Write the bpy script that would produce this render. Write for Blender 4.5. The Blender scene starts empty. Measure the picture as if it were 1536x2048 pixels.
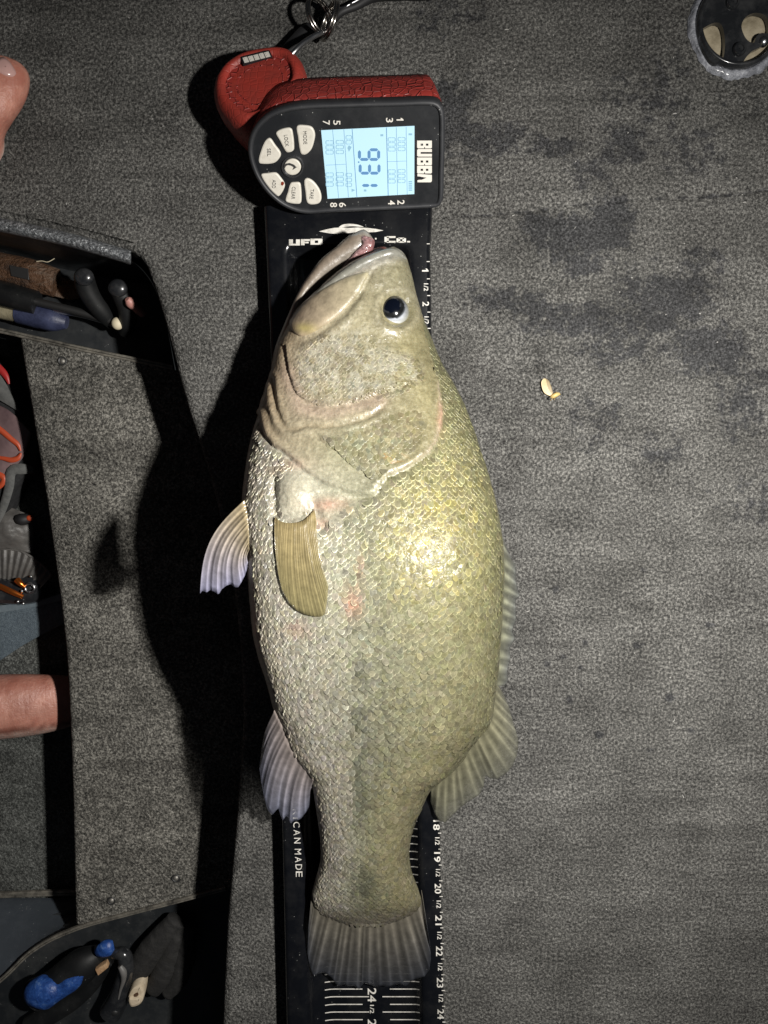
import bpy, bmesh, math, random
import numpy as np
from mathutils import Vector, Matrix
from mathutils.bvhtree import BVHTree
from mathutils.geometry import tessellate_polygon

random.seed(7)
rng = np.random.default_rng(7)
S = bpy.context.scene
COL = S.collection

# ------------------------------------------------------------------ camera, world, lamp, exposure
H = 0.60                     # camera height over the deck (metres)
FPX = 1479.0                 # focal length in photo pixels (photo 1536 x 2048)
TILT = math.radians(4.9)
cam_d = bpy.data.cameras.new('camera')
cam = bpy.data.objects.new('camera', cam_d)
COL.objects.link(cam)
cam.location = (0, 0, H)
cam.rotation_euler = (-TILT, 0, 0)
cam_d.sensor_fit = 'VERTICAL'
cam_d.sensor_height = 32.0
cam_d.lens = 32.0 * FPX / 2048.0
cam_d.clip_start = 0.01
cam_d.clip_end = 50
S.camera = cam

W = bpy.data.worlds.new('World')
S.world = W
W.use_nodes = True
bg = W.node_tree.nodes['Background']
bg.inputs['Color'].default_value = (0.75, 0.85, 1.0, 1)
bg.inputs['Strength'].default_value = 0.018        # night sky

# a headlamp worn to the right of the camera: a soft hot spot inside a wide weak spill
def headlamp(name, watts, cone, aim):
    ld = bpy.data.lights.new(name, 'SPOT')
    ld.energy = watts
    ld.color = (1.0, 0.97, 0.92)
    ld.shadow_soft_size = 0.017
    ld.spot_size = math.radians(cone)
    ld.spot_blend = 1.0
    o = bpy.data.objects.new(name, ld)
    COL.objects.link(o)
    o.location = (0.31, 0.02, 0.62)
    o.rotation_euler = (Vector(aim) - o.location).to_track_quat('-Z', 'Y').to_euler()
headlamp('headlamp_beam', 27.0, 92, (0.06, -0.13, 0.02))
headlamp('headlamp_spill', 18.0, 150, (0.0, -0.15, 0.0))

S.view_settings.view_transform = 'Standard'
S.view_settings.look = 'None'
S.view_settings.exposure = 0.0
S.view_settings.gamma = 1.0

# ------------------------------------------------------------------ photo pixel <-> place
CT, ST = math.cos(-TILT), math.sin(-TILT)
def ray(px, py):
    x = (px - 768.0) / FPX
    y = -(py - 1024.0) / FPX
    return np.array((x, y * CT + ST, y * ST - CT))
def at(px, py, z=0.0):
    d = ray(px, py)
    t = (z - H) / d[2]
    return (d[0] * t, d[1] * t, z)
def at_np(px, py, z):
    px = np.asarray(px, float); py = np.asarray(py, float); z = np.asarray(z, float)
    x = (px - 768.0) / FPX; y = -(py - 1024.0) / FPX
    dy = y * CT + ST; dz = y * ST - CT
    t = (z - H) / dz
    return np.stack([x * t, dy * t, z + 0 * t], -1)
def proj(P):
    P = np.asarray(P, float)
    X = P[..., 0]; Y = P[..., 1]; Z = P[..., 2] - H
    yc = Y * CT + Z * ST
    zc = -Y * ST + Z * CT
    return 768 + FPX * X / (-zc), 1024 - FPX * yc / (-zc)

# ------------------------------------------------------------------ small maths
def ss(a, b, x):
    t = np.clip((np.asarray(x, float) - a) / (b - a), 0, 1)
    return t * t * (3 - 2 * t)
def vnoise(x, y, seed=0):
    x = np.asarray(x, float); y = np.asarray(y, float)
    xi = np.floor(x).astype(int); yi = np.floor(y).astype(int)
    fx = x - xi; fy = y - yi
    fx = fx * fx * (3 - 2 * fx); fy = fy * fy * (3 - 2 * fy)
    def h(a, b):
        n = np.sin(a * 127.1 + b * 311.7 + seed * 74.7) * 43758.5453
        return n - np.floor(n)
    return (h(xi, yi) * (1 - fx) + h(xi + 1, yi) * fx) * (1 - fy) + (h(xi, yi + 1) * (1 - fx) + h(xi + 1, yi + 1) * fx) * fy
def fbm(x, y, seed=0, o=4):
    v = 0; a = 0.5
    for i in range(o):
        v = v + a * vnoise(x * 2 ** i, y * 2 ** i, seed + i * 13); a *= 0.5
    return v
def interp(tab, y):
    t = np.array(tab, float)
    return np.interp(y, t[:, 0], t[:, 1])
def sinterp(tab, y):
    """smooth (Catmull-Rom) table lookup"""
    t = np.array(tab, float); xs = t[:, 0]; ys = t[:, 1]
    m = np.gradient(ys, xs)
    y = np.clip(np.asarray(y, float), xs[0], xs[-1])
    i = np.clip(np.searchsorted(xs, y) - 1, 0, len(xs) - 2)
    h = xs[i + 1] - xs[i]; u = (y - xs[i]) / h
    return ((1 + 2 * u) * (1 - u) ** 2 * ys[i] + u * (1 - u) ** 2 * h * m[i]
            + u * u * (3 - 2 * u) * ys[i + 1] + u * u * (u - 1) * h * m[i + 1])
def cr(pts, n, closed=False):
    """resample a polyline smoothly to n points, even spacing"""
    p = np.array(pts, float)
    if closed:
        p = np.vstack([p, p[:1]])
    seg = np.linalg.norm(np.diff(p, axis=0), axis=1)
    s = np.concatenate([[0], np.cumsum(seg)])
    k = len(p)
    if closed:
        m = (np.roll(p[:-1], -1, 0) - np.roll(p[:-1], 1, 0)) / (seg + np.roll(seg, 1))[:, None]
        m = np.vstack([m, m[:1]])
    else:
        m = np.gradient(p, s, axis=0) if k > 2 else np.tile((p[1] - p[0]) / seg[0], (2, 1))
    q = np.linspace(0, s[-1], n + 1)[:-1] if closed else np.linspace(0, s[-1], n)
    i = np.clip(np.searchsorted(s, q, side='right') - 1, 0, k - 2)
    h = seg[i]; u = ((q - s[i]) / h)[:, None]; h = h[:, None]
    return ((1 + 2 * u) * (1 - u) ** 2 * p[i] + u * (1 - u) ** 2 * h * m[i]
            + u * u * (3 - 2 * u) * p[i + 1] + u * u * (u - 1) * h * m[i + 1])
def lin(pts, n):
    p = np.array(pts, float)
    seg = np.linalg.norm(np.diff(p, axis=0), axis=1)
    s = np.concatenate([[0], np.cumsum(seg)])
    q = np.linspace(0, s[-1], n)
    return np.stack([np.interp(q, s, p[:, k]) for k in range(p.shape[1])], -1)
def dist_poly(px, py, line):
    """distance of points to a polyline"""
    d = np.full(np.shape(px), 1e9)
    for (ax, ay), (bx, by) in zip(line[:-1], line[1:]):
        vx, vy = bx - ax, by - ay
        t = np.clip(((px - ax) * vx + (py - ay) * vy) / (vx * vx + vy * vy + 1e-9), 0, 1)
        d = np.minimum(d, np.hypot(px - ax - t * vx, py - ay - t * vy))
    return d
def inside(px, py, poly):
    c = np.zeros(np.shape(px), bool)
    n = len(poly)
    for i in range(n):
        x1, y1 = poly[i]; x2, y2 = poly[(i + 1) % n]
        if y1 == y2: continue
        c ^= ((y1 > py) != (y2 > py)) & (px < (x2 - x1) * (py - y1) / (y2 - y1) + x1)
    return c

# ------------------------------------------------------------------ objects
def link(o, parent=None):
    COL.objects.link(o)
    if parent is not None:
        o.parent = parent
    return o
def tag(o, label=None, cat=None, group=None, kind=None):
    if label: o['label'] = label
    if cat: o['category'] = cat
    if group: o['group'] = group
    if kind: o['kind'] = kind
    return o
def thing(name, label, cat, loc=(0, 0, 0), group=None):
    o = bpy.data.objects.new(name, None)
    o.empty_display_size = 0.02
    o.location = loc
    link(o)
    return tag(o, label, cat, group)
def mesh(name, V, F, mat=None, parent=None, smooth=True, col=None, label=None, kind=None, sharp=None):
    me = bpy.data.meshes.new(name)
    V = np.asarray(V, float)
    if parent is not None:
        V = V - np.array(parent_loc(parent))
    me.from_pydata([tuple(v) for v in V], [], [tuple(int(i) for i in f) for f in F])
    if col is not None:
        a = me.color_attributes.new('tint', 'FLOAT_COLOR', 'POINT')
        c = np.ones((len(V), 4)); col = np.asarray(col, float); c[:, :col.shape[1]] = col
        a.data.foreach_set('color', c.ravel())
    if smooth:
        me.polygons.foreach_set('use_smooth', [True] * len(me.polygons))
        if sharp is not None:
            try: me.set_sharp_from_angle(angle=math.radians(sharp))
            except Exception: pass
    me.update()
    o = bpy.data.objects.new(name, me)
    if mat: me.materials.append(mat)
    link(o, parent)
    if label: o['label'] = label
    if kind: o['kind'] = kind
    return o
def parent_loc(p):
    l = np.zeros(3)
    while p is not None:
        l += np.array(p.location); p = p.parent
    return l
def grid_faces(nr, nc, wrap=False, off=0):
    F = []
    for i in range(nr - 1):
        for j in range(nc if wrap else nc - 1):
            a = off + i * nc + j; b = off + i * nc + (j + 1) % nc
            F.append((a, b, b + nc, a + nc))
    return F
def fix_normals(o):
    bm = bmesh.new(); bm.from_mesh(o.data)
    bmesh.ops.recalc_face_normals(bm, faces=bm.faces)
    bm.to_mesh(o.data); bm.free()
    return o

class Plane:
    """a flat place in the scene; photo pixels are looked up on it"""
    def __init__(s, o, n):
        s.o = np.array(o, float); s.n = np.array(n, float) / np.linalg.norm(n)
    def __call__(s, px, py, h=0.0):
        d = ray(px, py); c = np.array((0, 0, H))
        t = ((s.o - c) @ s.n) / (d @ s.n)
        return c + d * t + s.n * h
class Flat(Plane):
    def __init__(s, z): Plane.__init__(s, (0, 0, z), (0, 0, 1))

def offset_ring(P, n, d):
    """move a closed 3D ring inwards by d, in the plane with normal n"""
    a = P - np.roll(P, 1, 0); b = np.roll(P, -1, 0) - P
    a /= np.linalg.norm(a, axis=1)[:, None] + 1e-12; b /= np.linalg.norm(b, axis=1)[:, None] + 1e-12
    t = a + b; t /= np.linalg.norm(t, axis=1)[:, None] + 1e-12
    q = np.cross(n, t)
    area = np.sum(np.cross(P - P.mean(0), np.roll(P, -1, 0) - P.mean(0)) @ n)
    return P + q * d * (1 if area > 0 else -1)
def slab_geo(P, n, thick, bev=0.001, steps=2, back=True):
    P = np.asarray(P, float); n = np.asarray(n, float)
    rings = []
    for k in range(steps + 1):
        a = k / steps * math.pi / 2
        rings.append(offset_ring(P, n, bev * (1 - math.sin(a))) - n * bev * (1 - math.cos(a)))
    rings.append(P - n * thick)
    m = len(P); V = np.vstack(rings)
    F = grid_faces(len(rings), m, True)
    tri = tessellate_polygon([[Vector(v) for v in rings[0]]])
    F += [tuple(t) for t in tri]
    if back:
        F += [tuple(i + m * (len(rings) - 1) for i in reversed(t)) for t in tri]
    return V, F
def slab(name, pl, px_poly, thick, mat, parent=None, bev=0.001, lift=0.0, sharp=40, **kw):
    P = np.array([pl(x, y, lift) for x, y in px_poly])
    V, F = slab_geo(P, pl.n, thick, bev)
    return fix_normals(mesh(name, V, F, mat, parent, sharp=sharp, **kw))
def tube_geo(pts, rad, sides=10, cap=True, flat=1.0):
    P = np.asarray(pts, float); n = len(P)
    rad = np.ones(n) * rad if np.isscalar(rad) else np.asarray(rad, float)
    T = np.gradient(P, axis=0); T /= np.linalg.norm(T, axis=1)[:, None] + 1e-12
    up = np.array((0, 0, 1.0))
    V = []
    for i in range(n):
        s = np.cross(T[i], up)
        if np.linalg.norm(s) < 1e-4: s = np.cross(T[i], np.array((1.0, 0, 0)))
        s /= np.linalg.norm(s); u = np.cross(s, T[i])
        for k in range(sides):
            a = 2 * math.pi * k / sides
            V.append(P[i] + rad[i] * (math.cos(a) * s + flat * math.sin(a) * u))
    F = grid_faces(n, sides, True)
    if cap:
        F.append(tuple(range(sides))); F.append(tuple(reversed(range((n - 1) * sides, n * sides))))
    return np.array(V), F
def tube(name, pts, rad, mat, parent=None, sides=10, flat=1.0, n=None, **kw):
    if n:
        pr = np.column_stack([np.array(pts, float), np.ones(len(pts)) * rad if np.isscalar(rad) else rad])
        pr = cr(pr, n); pts, rad = pr[:, :3], np.maximum(pr[:, 3], 1e-5)
    V, F = tube_geo(pts, rad, sides, flat=flat)
    return fix_normals(mesh(name, V, F, mat, parent, sharp=60, **kw))
def ball_geo(c, r, sc=(1, 1, 1), nu=14, nv=10):
    V = []; 
    for i in range(nv + 1):
        t = math.pi * i / nv
        for j in range(nu):
            p = 2 * math.pi * j / nu
            V.append((c[0] + r * sc[0] * math.sin(t) * math.cos(p), c[1] + r * sc[1] * math.sin(t) * math.sin(p), c[2] + r * sc[2] * math.cos(t)))
    return np.array(V), grid_faces(nv + 1, nu, True)
class Geo:
    def __init__(s): s.V = []; s.F = []; s.n = 0; s.C = []
    def add(s, V, F, c=None):
        s.F += [tuple(i + s.n for i in f) for f in F]; s.V.append(np.asarray(V, float)); s.n += len(V)
        if c is not None: s.C.append(np.tile(np.array(c, float), (len(V), 1)) if np.ndim(c) == 1 else np.asarray(c, float))
        return s
    def obj(s, name, mat, parent=None, **kw):
        return mesh(name, np.vstack(s.V), s.F, mat, parent, col=np.vstack(s.C) if s.C else None, **kw)
class Pieces:
    """several pieces of one kind: each becomes a mesh of its own"""
    def __init__(s): s.L = []
    def new(s): s.L.append(Geo()); return s
    def add(s, V, F, c=None): s.L[-1].add(V, F, c); return s
    def objs(s, name, mat, parent=None, **kw):
        return [fix_normals(g.obj(name, mat, parent, **kw)) for g in s.L if g.n]
def box_geo(P0, ex, ey, ez):
    P0, ex, ey, ez = [np.array(v, float) for v in (P0, ex, ey, ez)]
    V = [P0 + a * ex + b * ey + c * ez for c in (0, 1) for b in (0, 1) for a in (0, 1)]
    return np.array(V), [(0, 2, 3, 1), (4, 5, 7, 6), (0, 1, 5, 4), (1, 3, 7, 5), (3, 2, 6, 7), (2, 0, 4, 6)]

_txt = {}
def text_geo(s, bold=0.0):
    if s == '1':
        return np.array([(-.1, -.5), (.3, -.5), (.3, .5), (.02, .5), (-.5, .24), (-.5, .02), (-.1, .2)]), [(0, 1, 2, 3, 6), (3, 4, 5, 6)]
    if (s, bold) not in _txt:
        cu = bpy.data.curves.new('lettering', 'FONT')
        cu.body = s; cu.size = 1; cu.resolution_u = 3; cu.offset = bold
        ob = bpy.data.objects.new('lettering', cu)
        COL.objects.link(ob)
        me = bpy.data.meshes.new_from_object(ob)
        V = np.array([v.co[:] for v in me.vertices]); F = [tuple(p.vertices) for p in me.polygons]
        bpy.data.objects.remove(ob); bpy.data.meshes.remove(me); bpy.data.curves.remove(cu)
        lo, hi = V.min(0), V.max(0)
        V = V - (lo + hi) / 2
        V[:, 2] = 0
        _txt[(s, bold)] = (V[:, :2] / np.array([max(hi[0] - lo[0], 1e-6), max(hi[1] - lo[1], 1e-6)]), F)
    return _txt[(s, bold)]
def print_geo(s, pl, cx, cy, length, height, lift=0.0002, bold=0.0, rot=0.0):
    """lettering that reads down the picture (turned a quarter clockwise): length along image y, height along image x"""
    V, F = text_geo(s, bold)
    c, q = math.cos(rot), math.sin(rot)
    dy = V[:, 0] * length; dx = V[:, 1] * height
    P = np.array([pl(cx + a * c + b * q, cy - a * q + b * c, lift) for a, b in zip(dx, dy)])
    return P, F

# ------------------------------------------------------------------ materials
def mat(name, base=(0.5, 0.5, 0.5), rough=0.5, metal=0.0, spec=0.5, coat=0.0, coat_rough=0.1):
    m = bpy.data.materials.new(name); m.use_nodes = True
    b = m.node_tree.nodes['Principled BSDF']
    b.inputs['Base Color'].default_value = (*base, 1)
    b.inputs['Roughness'].default_value = rough
    b.inputs['Metallic'].default_value = metal
    b.inputs['Specular IOR Level'].default_value = spec
    b.inputs['Coat Weight'].default_value = coat
    b.inputs['Coat Roughness'].default_value = coat_rough
    return m
class N:
    """tiny node helper"""
    def __init__(s, m): s.m = m; s.t = m.node_tree; s.b = s.t.nodes['Principled BSDF']; s._c = None
    def new(s, typ, **kw):
        n = s.t.nodes.new(typ)
        for k, v in kw.items(): setattr(n, k, v)
        return n
    def l(s, a, b): s.t.links.new(a, b)
    def coord(s):
        if s._c is None: s._c = s.new('ShaderNodeTexCoord').outputs['Object']
        return s._c
    def noise(s, scale, detail=3, rough=0.6, vec=None, out='Fac', stretch=None):
        n = s.new('ShaderNodeTexNoise')
        n.inputs['Scale'].default_value = scale; n.inputs['Detail'].default_value = detail; n.inputs['Roughness'].default_value = rough
        v = vec or s.coord()
        if stretch:
            mp = s.new('ShaderNodeMapping'); mp.inputs['Scale'].default_value = stretch
            s.l(v, mp.inputs['Vector']); v = mp.outputs['Vector']
        s.l(v, n.inputs['Vector'])
        return n.outputs[out]
    def voro(s, scale, feature='F1', out='Distance', vec=None, rnd=1.0):
        n = s.new('ShaderNodeTexVoronoi', feature=feature)
        n.inputs['Scale'].default_value = scale; n.inputs['Randomness'].default_value = rnd
        s.l(vec or s.coord(), n.inputs['Vector'])
        return n.outputs[out]
    def ramp(s, fac, stops):
        r = s.new('ShaderNodeValToRGB')
        while len(r.color_ramp.elements) < len(stops): r.color_ramp.elements.new(0.5)
        for e, (p, c) in zip(r.color_ramp.elements, stops):
            e.position = p; e.color = (*c, 1) if len(np.shape(c)) else (c, c, c, 1)
        s.l(fac, r.inputs['Fac'])
        return r.outputs['Color']
    def mix(s, fac, a, b, mode='MIX'):
        n = s.new('ShaderNodeMix', data_type='RGBA', blend_type=mode)
        for inp, v in ((n.inputs[0], fac), (n.inputs[6], a), (n.inputs[7], b)):
            if hasattr(v, 'links'): s.l(v, inp)
            elif np.isscalar(v): inp.default_value = v if inp.type == 'VALUE' else (v, v, v, 1)
            else: inp.default_value = (*v, 1)
        return n.outputs[2]
    def math(s, op, a, b=0.0):
        n = s.new('ShaderNodeMath', operation=op)
        for inp, v in ((n.inputs[0], a), (n.inputs[1], b)):
            if hasattr(v, 'links'): s.l(v, inp)
            else: inp.default_value = v
        return n.outputs[0]
    def attr(s, name='tint'):
        return s.new('ShaderNodeAttribute', attribute_name=name).outputs['Color']
    def set(s, inp, v):
        if hasattr(v, 'links'): s.l(v, s.b.inputs[inp])
        else: s.b.inputs[inp].default_value = v
        return s
    def bump(s, h, dist, strength=1.0, prev=None):
        n = s.new('ShaderNodeBump'); n.inputs['Distance'].default_value = dist; n.inputs['Strength'].default_value = strength
        s.l(h, n.inputs['Height'])
        if prev is not None: s.l(prev, n.inputs['Normal'])
        s.l(n.outputs['Normal'], s.b.inputs['Normal'])
        return n.outputs['Normal']

def carpet_mat(name, lo, mid, hi, wet=False):
    m = mat(name, mid, 0.95, spec=0.15); n = N(m)
    a = n.noise(450, 2, 0.65)
    b = n.noise(930, 2, 0.6)
    v = n.voro(420)
    f = n.math('ADD', n.math('MULTIPLY', a, 0.62), n.math('MULTIPLY', b, 0.38))
    c = n.ramp(f, [(0.36, lo), (0.5, mid), (0.64, hi)])
    big = n.noise(22, 4, 0.6)
    c = n.mix(1.0, c, n.ramp(big, [(0.3, 0.70), (0.7, 1.2)]), 'MULTIPLY')
    streak = n.noise(60, 3, 0.6, stretch=(0.12, 1.0, 1.0))
    c = n.mix(1.0, c, n.ramp(streak, [(0.3, 0.78), (0.7, 1.16)]), 'MULTIPLY')
    if wet:
        w = n.attr('tint')
        sep = n.new('ShaderNodeSeparateColor'); n.l(w, sep.inputs[0])
        w = n.math('ADD', sep.outputs[0], n.math('MULTIPLY', n.math('SUBTRACT', n.noise(95, 5, 0.75), 0.5), 2.6))
        w = n.ramp(w, [(0.30, 0.0), (0.62, 1.0)])
        c = n.mix(w, c, n.mix(1.0, c, (0.42, 0.43, 0.47), 'MULTIPLY'))
        n.set('Roughness', n.ramp(w, [(0.0, 0.95), (1.0, 0.6)]))
    n.set('Base Color', c)
    h = n.math('ADD', f, n.math('MULTIPLY', v, 0.35))
    n.bump(h, 0.0016, 1.0)
    return m

def dusty_plastic(name, base, rough=0.25, dust=0.25, speck=True, dustcol=(0.25, 0.25, 0.24), scale=1.0):
    m = mat(name, base, rough); n = N(m)
    a = n.noise(45 * scale, 5, 0.7)
    sm = n.noise(14 * scale, 3, 0.6, stretch=(1, 0.25, 1))
    f = n.math('MULTIPLY', n.ramp(a, [(0.45, 0.0), (0.85, 1.0)]), dust)
    c = n.mix(f, base, dustcol)
    if speck:
        v = n.voro(420 * scale)
        sel = n.noise(90 * scale, 2)
        k = n.math('MULTIPLY', n.ramp(v, [(0.10, 1.0), (0.16, 0.0)]), n.ramp(sel, [(0.60, 0.0), (0.66, 1.0)]))
        c = n.mix(n.math('MULTIPLY', k, 0.7), c, (0.5, 0.5, 0.48))
    n.set('Base Color', c)
    n.set('Roughness', n.ramp(sm, [(0.3, rough * 0.7), (0.7, min(1, rough * 1.8))]))
    n.bump(n.noise(300 * scale, 2), 0.0001, 0.4)
    return m

# ------------------------------------------------------------------ the setting: deck, step, well floor
M_deck = carpet_mat('deck_carpet', (0.020, 0.0198, 0.019), (0.077, 0.0755, 0.071), (0.205, 0.20, 0.186), wet=True)
M_step = carpet_mat('step_carpet', (0.017, 0.017, 0.016), (0.094, 0.090, 0.080), (0.27, 0.258, 0.23))
M_floor = carpet_mat('floor_carpet', (0.022, 0.023, 0.022), (0.070, 0.073, 0.068), (0.17, 0.175, 0.165))
Z1, Z2 = -0.077, -0.152

EDGE = [(-900, -640), (330, -640), (345, -420), (438, 0), (466, 130), (500, 258), (512, 276), (530, 290), (580, 308), (640, 326), (700, 342),
        (740, 352), (830, 378), (951, 417), (1060, 445), (1188, 467), (1290, 478), (1384, 484), (1450, 484),
        (1550, 478), (1650, 470), (1750, 461), (1850, 452), (2048, 443), (3000, 410)]
def deck_geo():
    ys = np.concatenate([np.linspace(-850, 320, 130), np.linspace(324, 760, 150), np.linspace(764, 2050, 330), np.linspace(2070, 2900, 40)])
    V = []; C = []
    ex = interp(EDGE, ys)
    E = at_np(ex, ys, 0.0)
    Tn = np.gradient(E, axis=0); Tn /= np.linalg.norm(Tn, axis=1)[:, None]
    Nn = np.stack([-Tn[:, 1], Tn[:, 0], 0 * Tn[:, 0]], -1)      # sideways, out of the deck (to the left)
    Nn[Nn[:, 0] > 0] *= -1
    kern = np.ones(21) / 21
    Nn = np.stack([np.convolve(np.pad(Nn[:, k], 10, 'edge'), kern, 'valid') for k in range(3)], -1)
    Nn /= np.linalg.norm(Nn, axis=1)[:, None]
    r = 0.007
    prof = [(0.0, 0.0)] + [(r * math.sin(a), r * math.cos(a) - r) for a in (0.4, 0.8, 1.2, math.pi / 2)] + [(r, -0.03), (r, -0.08), (r, -0.165)]
    nx = 250
    s = np.linspace(0, 1, nx) ** 1.15
    X1 = 0.95
    rows = []
    for i in range(len(ys)):
        e = E[i] - Nn[i] * r * 1.0
        row = [e + Nn[i] * a + np.array((0, 0, z)) for a, z in reversed(prof)]
        xx = e[0] + (X1 - e[0]) * s[1:]
        row += [np.array((x, E[i][1] + (e[1] - E[i][1]) * math.exp(-(x - e[0]) / .02), 0)) for x in xx]
        rows.append(row)
    V = np.array(rows)
    nc = V.shape[1]
    px, py = proj(V)
    # a pressed seam across the carpet
    seam = 432 - (px - 880) * 0.083 + 4 * np.sin(px / 70)
    top = V[..., 2] > -0.001
    V[..., 2] -= np.where(top & (px > 560), 0.0016 * np.exp(-((py - seam) / 6.0) ** 2), 0)
    V[..., 2] += np.where(top, 0.0011 * (fbm(V[..., 0] * 14, V[..., 1] * 14, 5) - 0.5), 0)
    # spilled water
    w = np.zeros(px.shape)
    blobs = [(1140, 470, 95, 48, 1.0), (1215, 445, 55, 60, .8), (1150, 520, 60, 36, .9), (1090, 455, 50, 30, .8), (1060, 610, 60, 28, .6),
             (1100, 650, 90, 22, .6), (1330, 640, 75, 45, .65), (1250, 700, 120, 30, .45), (1400, 520, 60, 30, .5), (920, 215, 45, 70, .55),
             (930, 280, 50, 40, .6), (1010, 280, 60, 35, .5), (1100, 295, 50, 16, .5), (1250, 290, 36, 30, .5), (1475, 170, 50, 70, .4),
             (1390, 690, 70, 40, .5), (1500, 760, 60, 40, .45), (960, 590, 30, 18, .6), (1290, 540, 100, 30, .3), (1200, 380, 40, 45, .4),
             (905, 240, 60, 90, .75), (985, 275, 90, 40, .7), (1090, 292, 70, 22, .7), (1250, 285, 50, 45, .6), (1180, 340, 60, 40, .5), (1340, 600, 110, 60, .7), (1230, 640, 90, 50, .6), (1420, 700, 90, 60, .7), (1490, 820, 60, 70, .6), (1150, 640, 120, 40, .7), (980, 600, 70, 30, .7), (1380, 300, 80, 60, .5), (1330, 180, 60, 80, .5), (1240, 180, 50, 40, .4), (1500, 1000, 50, 60, .45), (1200, 830, 70, 40, .45), (1320, 900, 60, 50, .4), (1180, 880, 40, 30, .35), (1420, 990, 60, 30, .3), (900, 30, 90, 60, .5)]
    for cx, cy, rx, ry, a in blobs:
        w = np.maximum(w, a * np.exp(-((px - cx) / rx) ** 4 - ((py - cy) / ry) ** 4))
    for cx, cy, rr in [(1128, 1312, 9), (1160, 1335, 7), (1170, 1285, 6), (1340, 1395, 9), (1276, 1290, 8), (1200, 1470, 8), (1140, 1400, 7), (1245, 1260, 6),
                       (1420, 1250, 8), (1110, 1180, 9), (1300, 1500, 7), (1380, 1460, 6), (1095, 1330, 9), (1160, 1370, 7), (1290, 1140, 7)]:
        w = np.maximum(w, 1.15 * np.exp(-((px - cx) ** 2 + (py - cy) ** 2) / rr ** 2))
    w = np.maximum(w, .0)
    w = w * (0.45 + 1.1 * fbm(V[..., 0] * 26, V[..., 1] * 26, 9))
    w = np.maximum(w, .62 * np.exp(-((py - seam - 1) / 3.2) ** 2) * ss(860, 900, px) * (.5 + .9 * fbm(px / 40, py / 40, 77)))  # not water: shade of the seam groove painted dark through the same mask
    w[~top] = 0
    return V.reshape(-1, 3), grid_faces(len(ys), nc), np.repeat(w.reshape(-1, 1), 3, 1)
v, f, c = deck_geo()
deck = tag(mesh('deck', v, f, M_deck, col=c), 'raised boat deck in dark grey flecked carpet with wet patches', kind='structure')

STEP_L = [(560, 20), (690, 45), (800, 65), (900, 82), (1000, 99), (1100, 113), (1200, 127), (1300, 138), (1400, 144), (1500, 148), (1600, 151), (1700, 153), (1800, 155), (1860, 157), (2048, 160)]
def ytop(x): return np.interp(x, [-300, 0, 350, 560], [604, 664, 737, 780])
def ybot(x): return np.interp(x, [-100, 150, 440, 560], [1930, 1851, 1782, 1750])
def step_geo():
    nt, nx = 260, 90
    r = 0.006
    prof = [(r, -0.09), (r, -0.03)] + [(r * math.sin(a), r * math.cos(a) - r) for a in (1.57, 1.1, 0.7, 0.35)]
    rows = []
    for t in np.linspace(0, 1, nt):
        yc = 690 + 1166 * t
        xl = float(interp(STEP_L, yc))
        xs = np.concatenate([[xl + 4], np.linspace(xl + 8, 540, nx)])
        y = ytop(xs) + (ybot(xs) - ytop(xs)) * t
        P = at_np(xs, y, Z1)
        row = [P[0] + np.array((-a, 0, z)) for a, z in prof] + list(P)
        rows.append(row)
    V = np.array(rows)
    top = V[..., 2] > Z1 - 0.0005
    V[..., 2] += np.where(top, 0.001 * (fbm(V[..., 0] * 16, V[..., 1] * 16, 3) - 0.5), 0)
    return V.reshape(-1, 3), grid_faces(V.shape[0], V.shape[1])
v, f = step_geo()
step = tag(mesh('step', v, f, M_step), 'carpeted boat step below the deck edge', kind='structure')
v = [at(-700, 100, Z2), at(900, 100, Z2), at(900, 2700, Z2), at(-700, 2700, Z2)]
floor = tag(mesh('floor', v, [(3, 2, 1, 0)], M_floor, smooth=False), 'carpeted boat floor, lowest level at the left', kind='structure')

M_steel = mat('steel', (0.55, 0.55, 0.56), 0.3, 1.0)
M_steel_dark = mat('dark_steel', (0.10, 0.10, 0.10), 0.5, 0.9)
M_screw = mat('screw_head', (0.22, 0.21, 0.19), 0.55, 0.7)
M_trim = mat('trim', (0.30, 0.28, 0.24), 0.45, 0.35)
n = N(M_trim); n.set('Base Color', n.ramp(n.noise(120, 4, .7), [(.3, (.05, .047, .042)), (.7, (.27, .25, .21))]))
# screws that hold the step panel down
for px, py in ((125, 722), (223, 1801), (352, 1756)):
    c0 = np.array(at(px, py, Z1))
    g = Geo()
    ring = [(0.0036, 0.0003), (0.0042, 0.0008), (0.0037, 0.0012), (0.0029, 0.0007), (0.0022, 0.0004)]
    V = [c0 + np.array((a * math.cos(k * math.pi / 10), a * math.sin(k * math.pi / 10), z)) for a, z in ring for k in range(20)]
    g.add(V, grid_faces(len(ring), 20, True))
    o = g.obj('screw', M_steel_dark, step)
    V = [c0 + np.array((a * math.cos(k * math.pi / 6), a * math.sin(k * math.pi / 6), z)) for a, z in ((0.0026, .0006), (0.0017, .0017), (0.0004, .0019)) for k in range(12)]
    mesh('screw_head', V, grid_faces(3, 12, True) + [tuple(range(24, 36))], M_screw, o)

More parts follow.
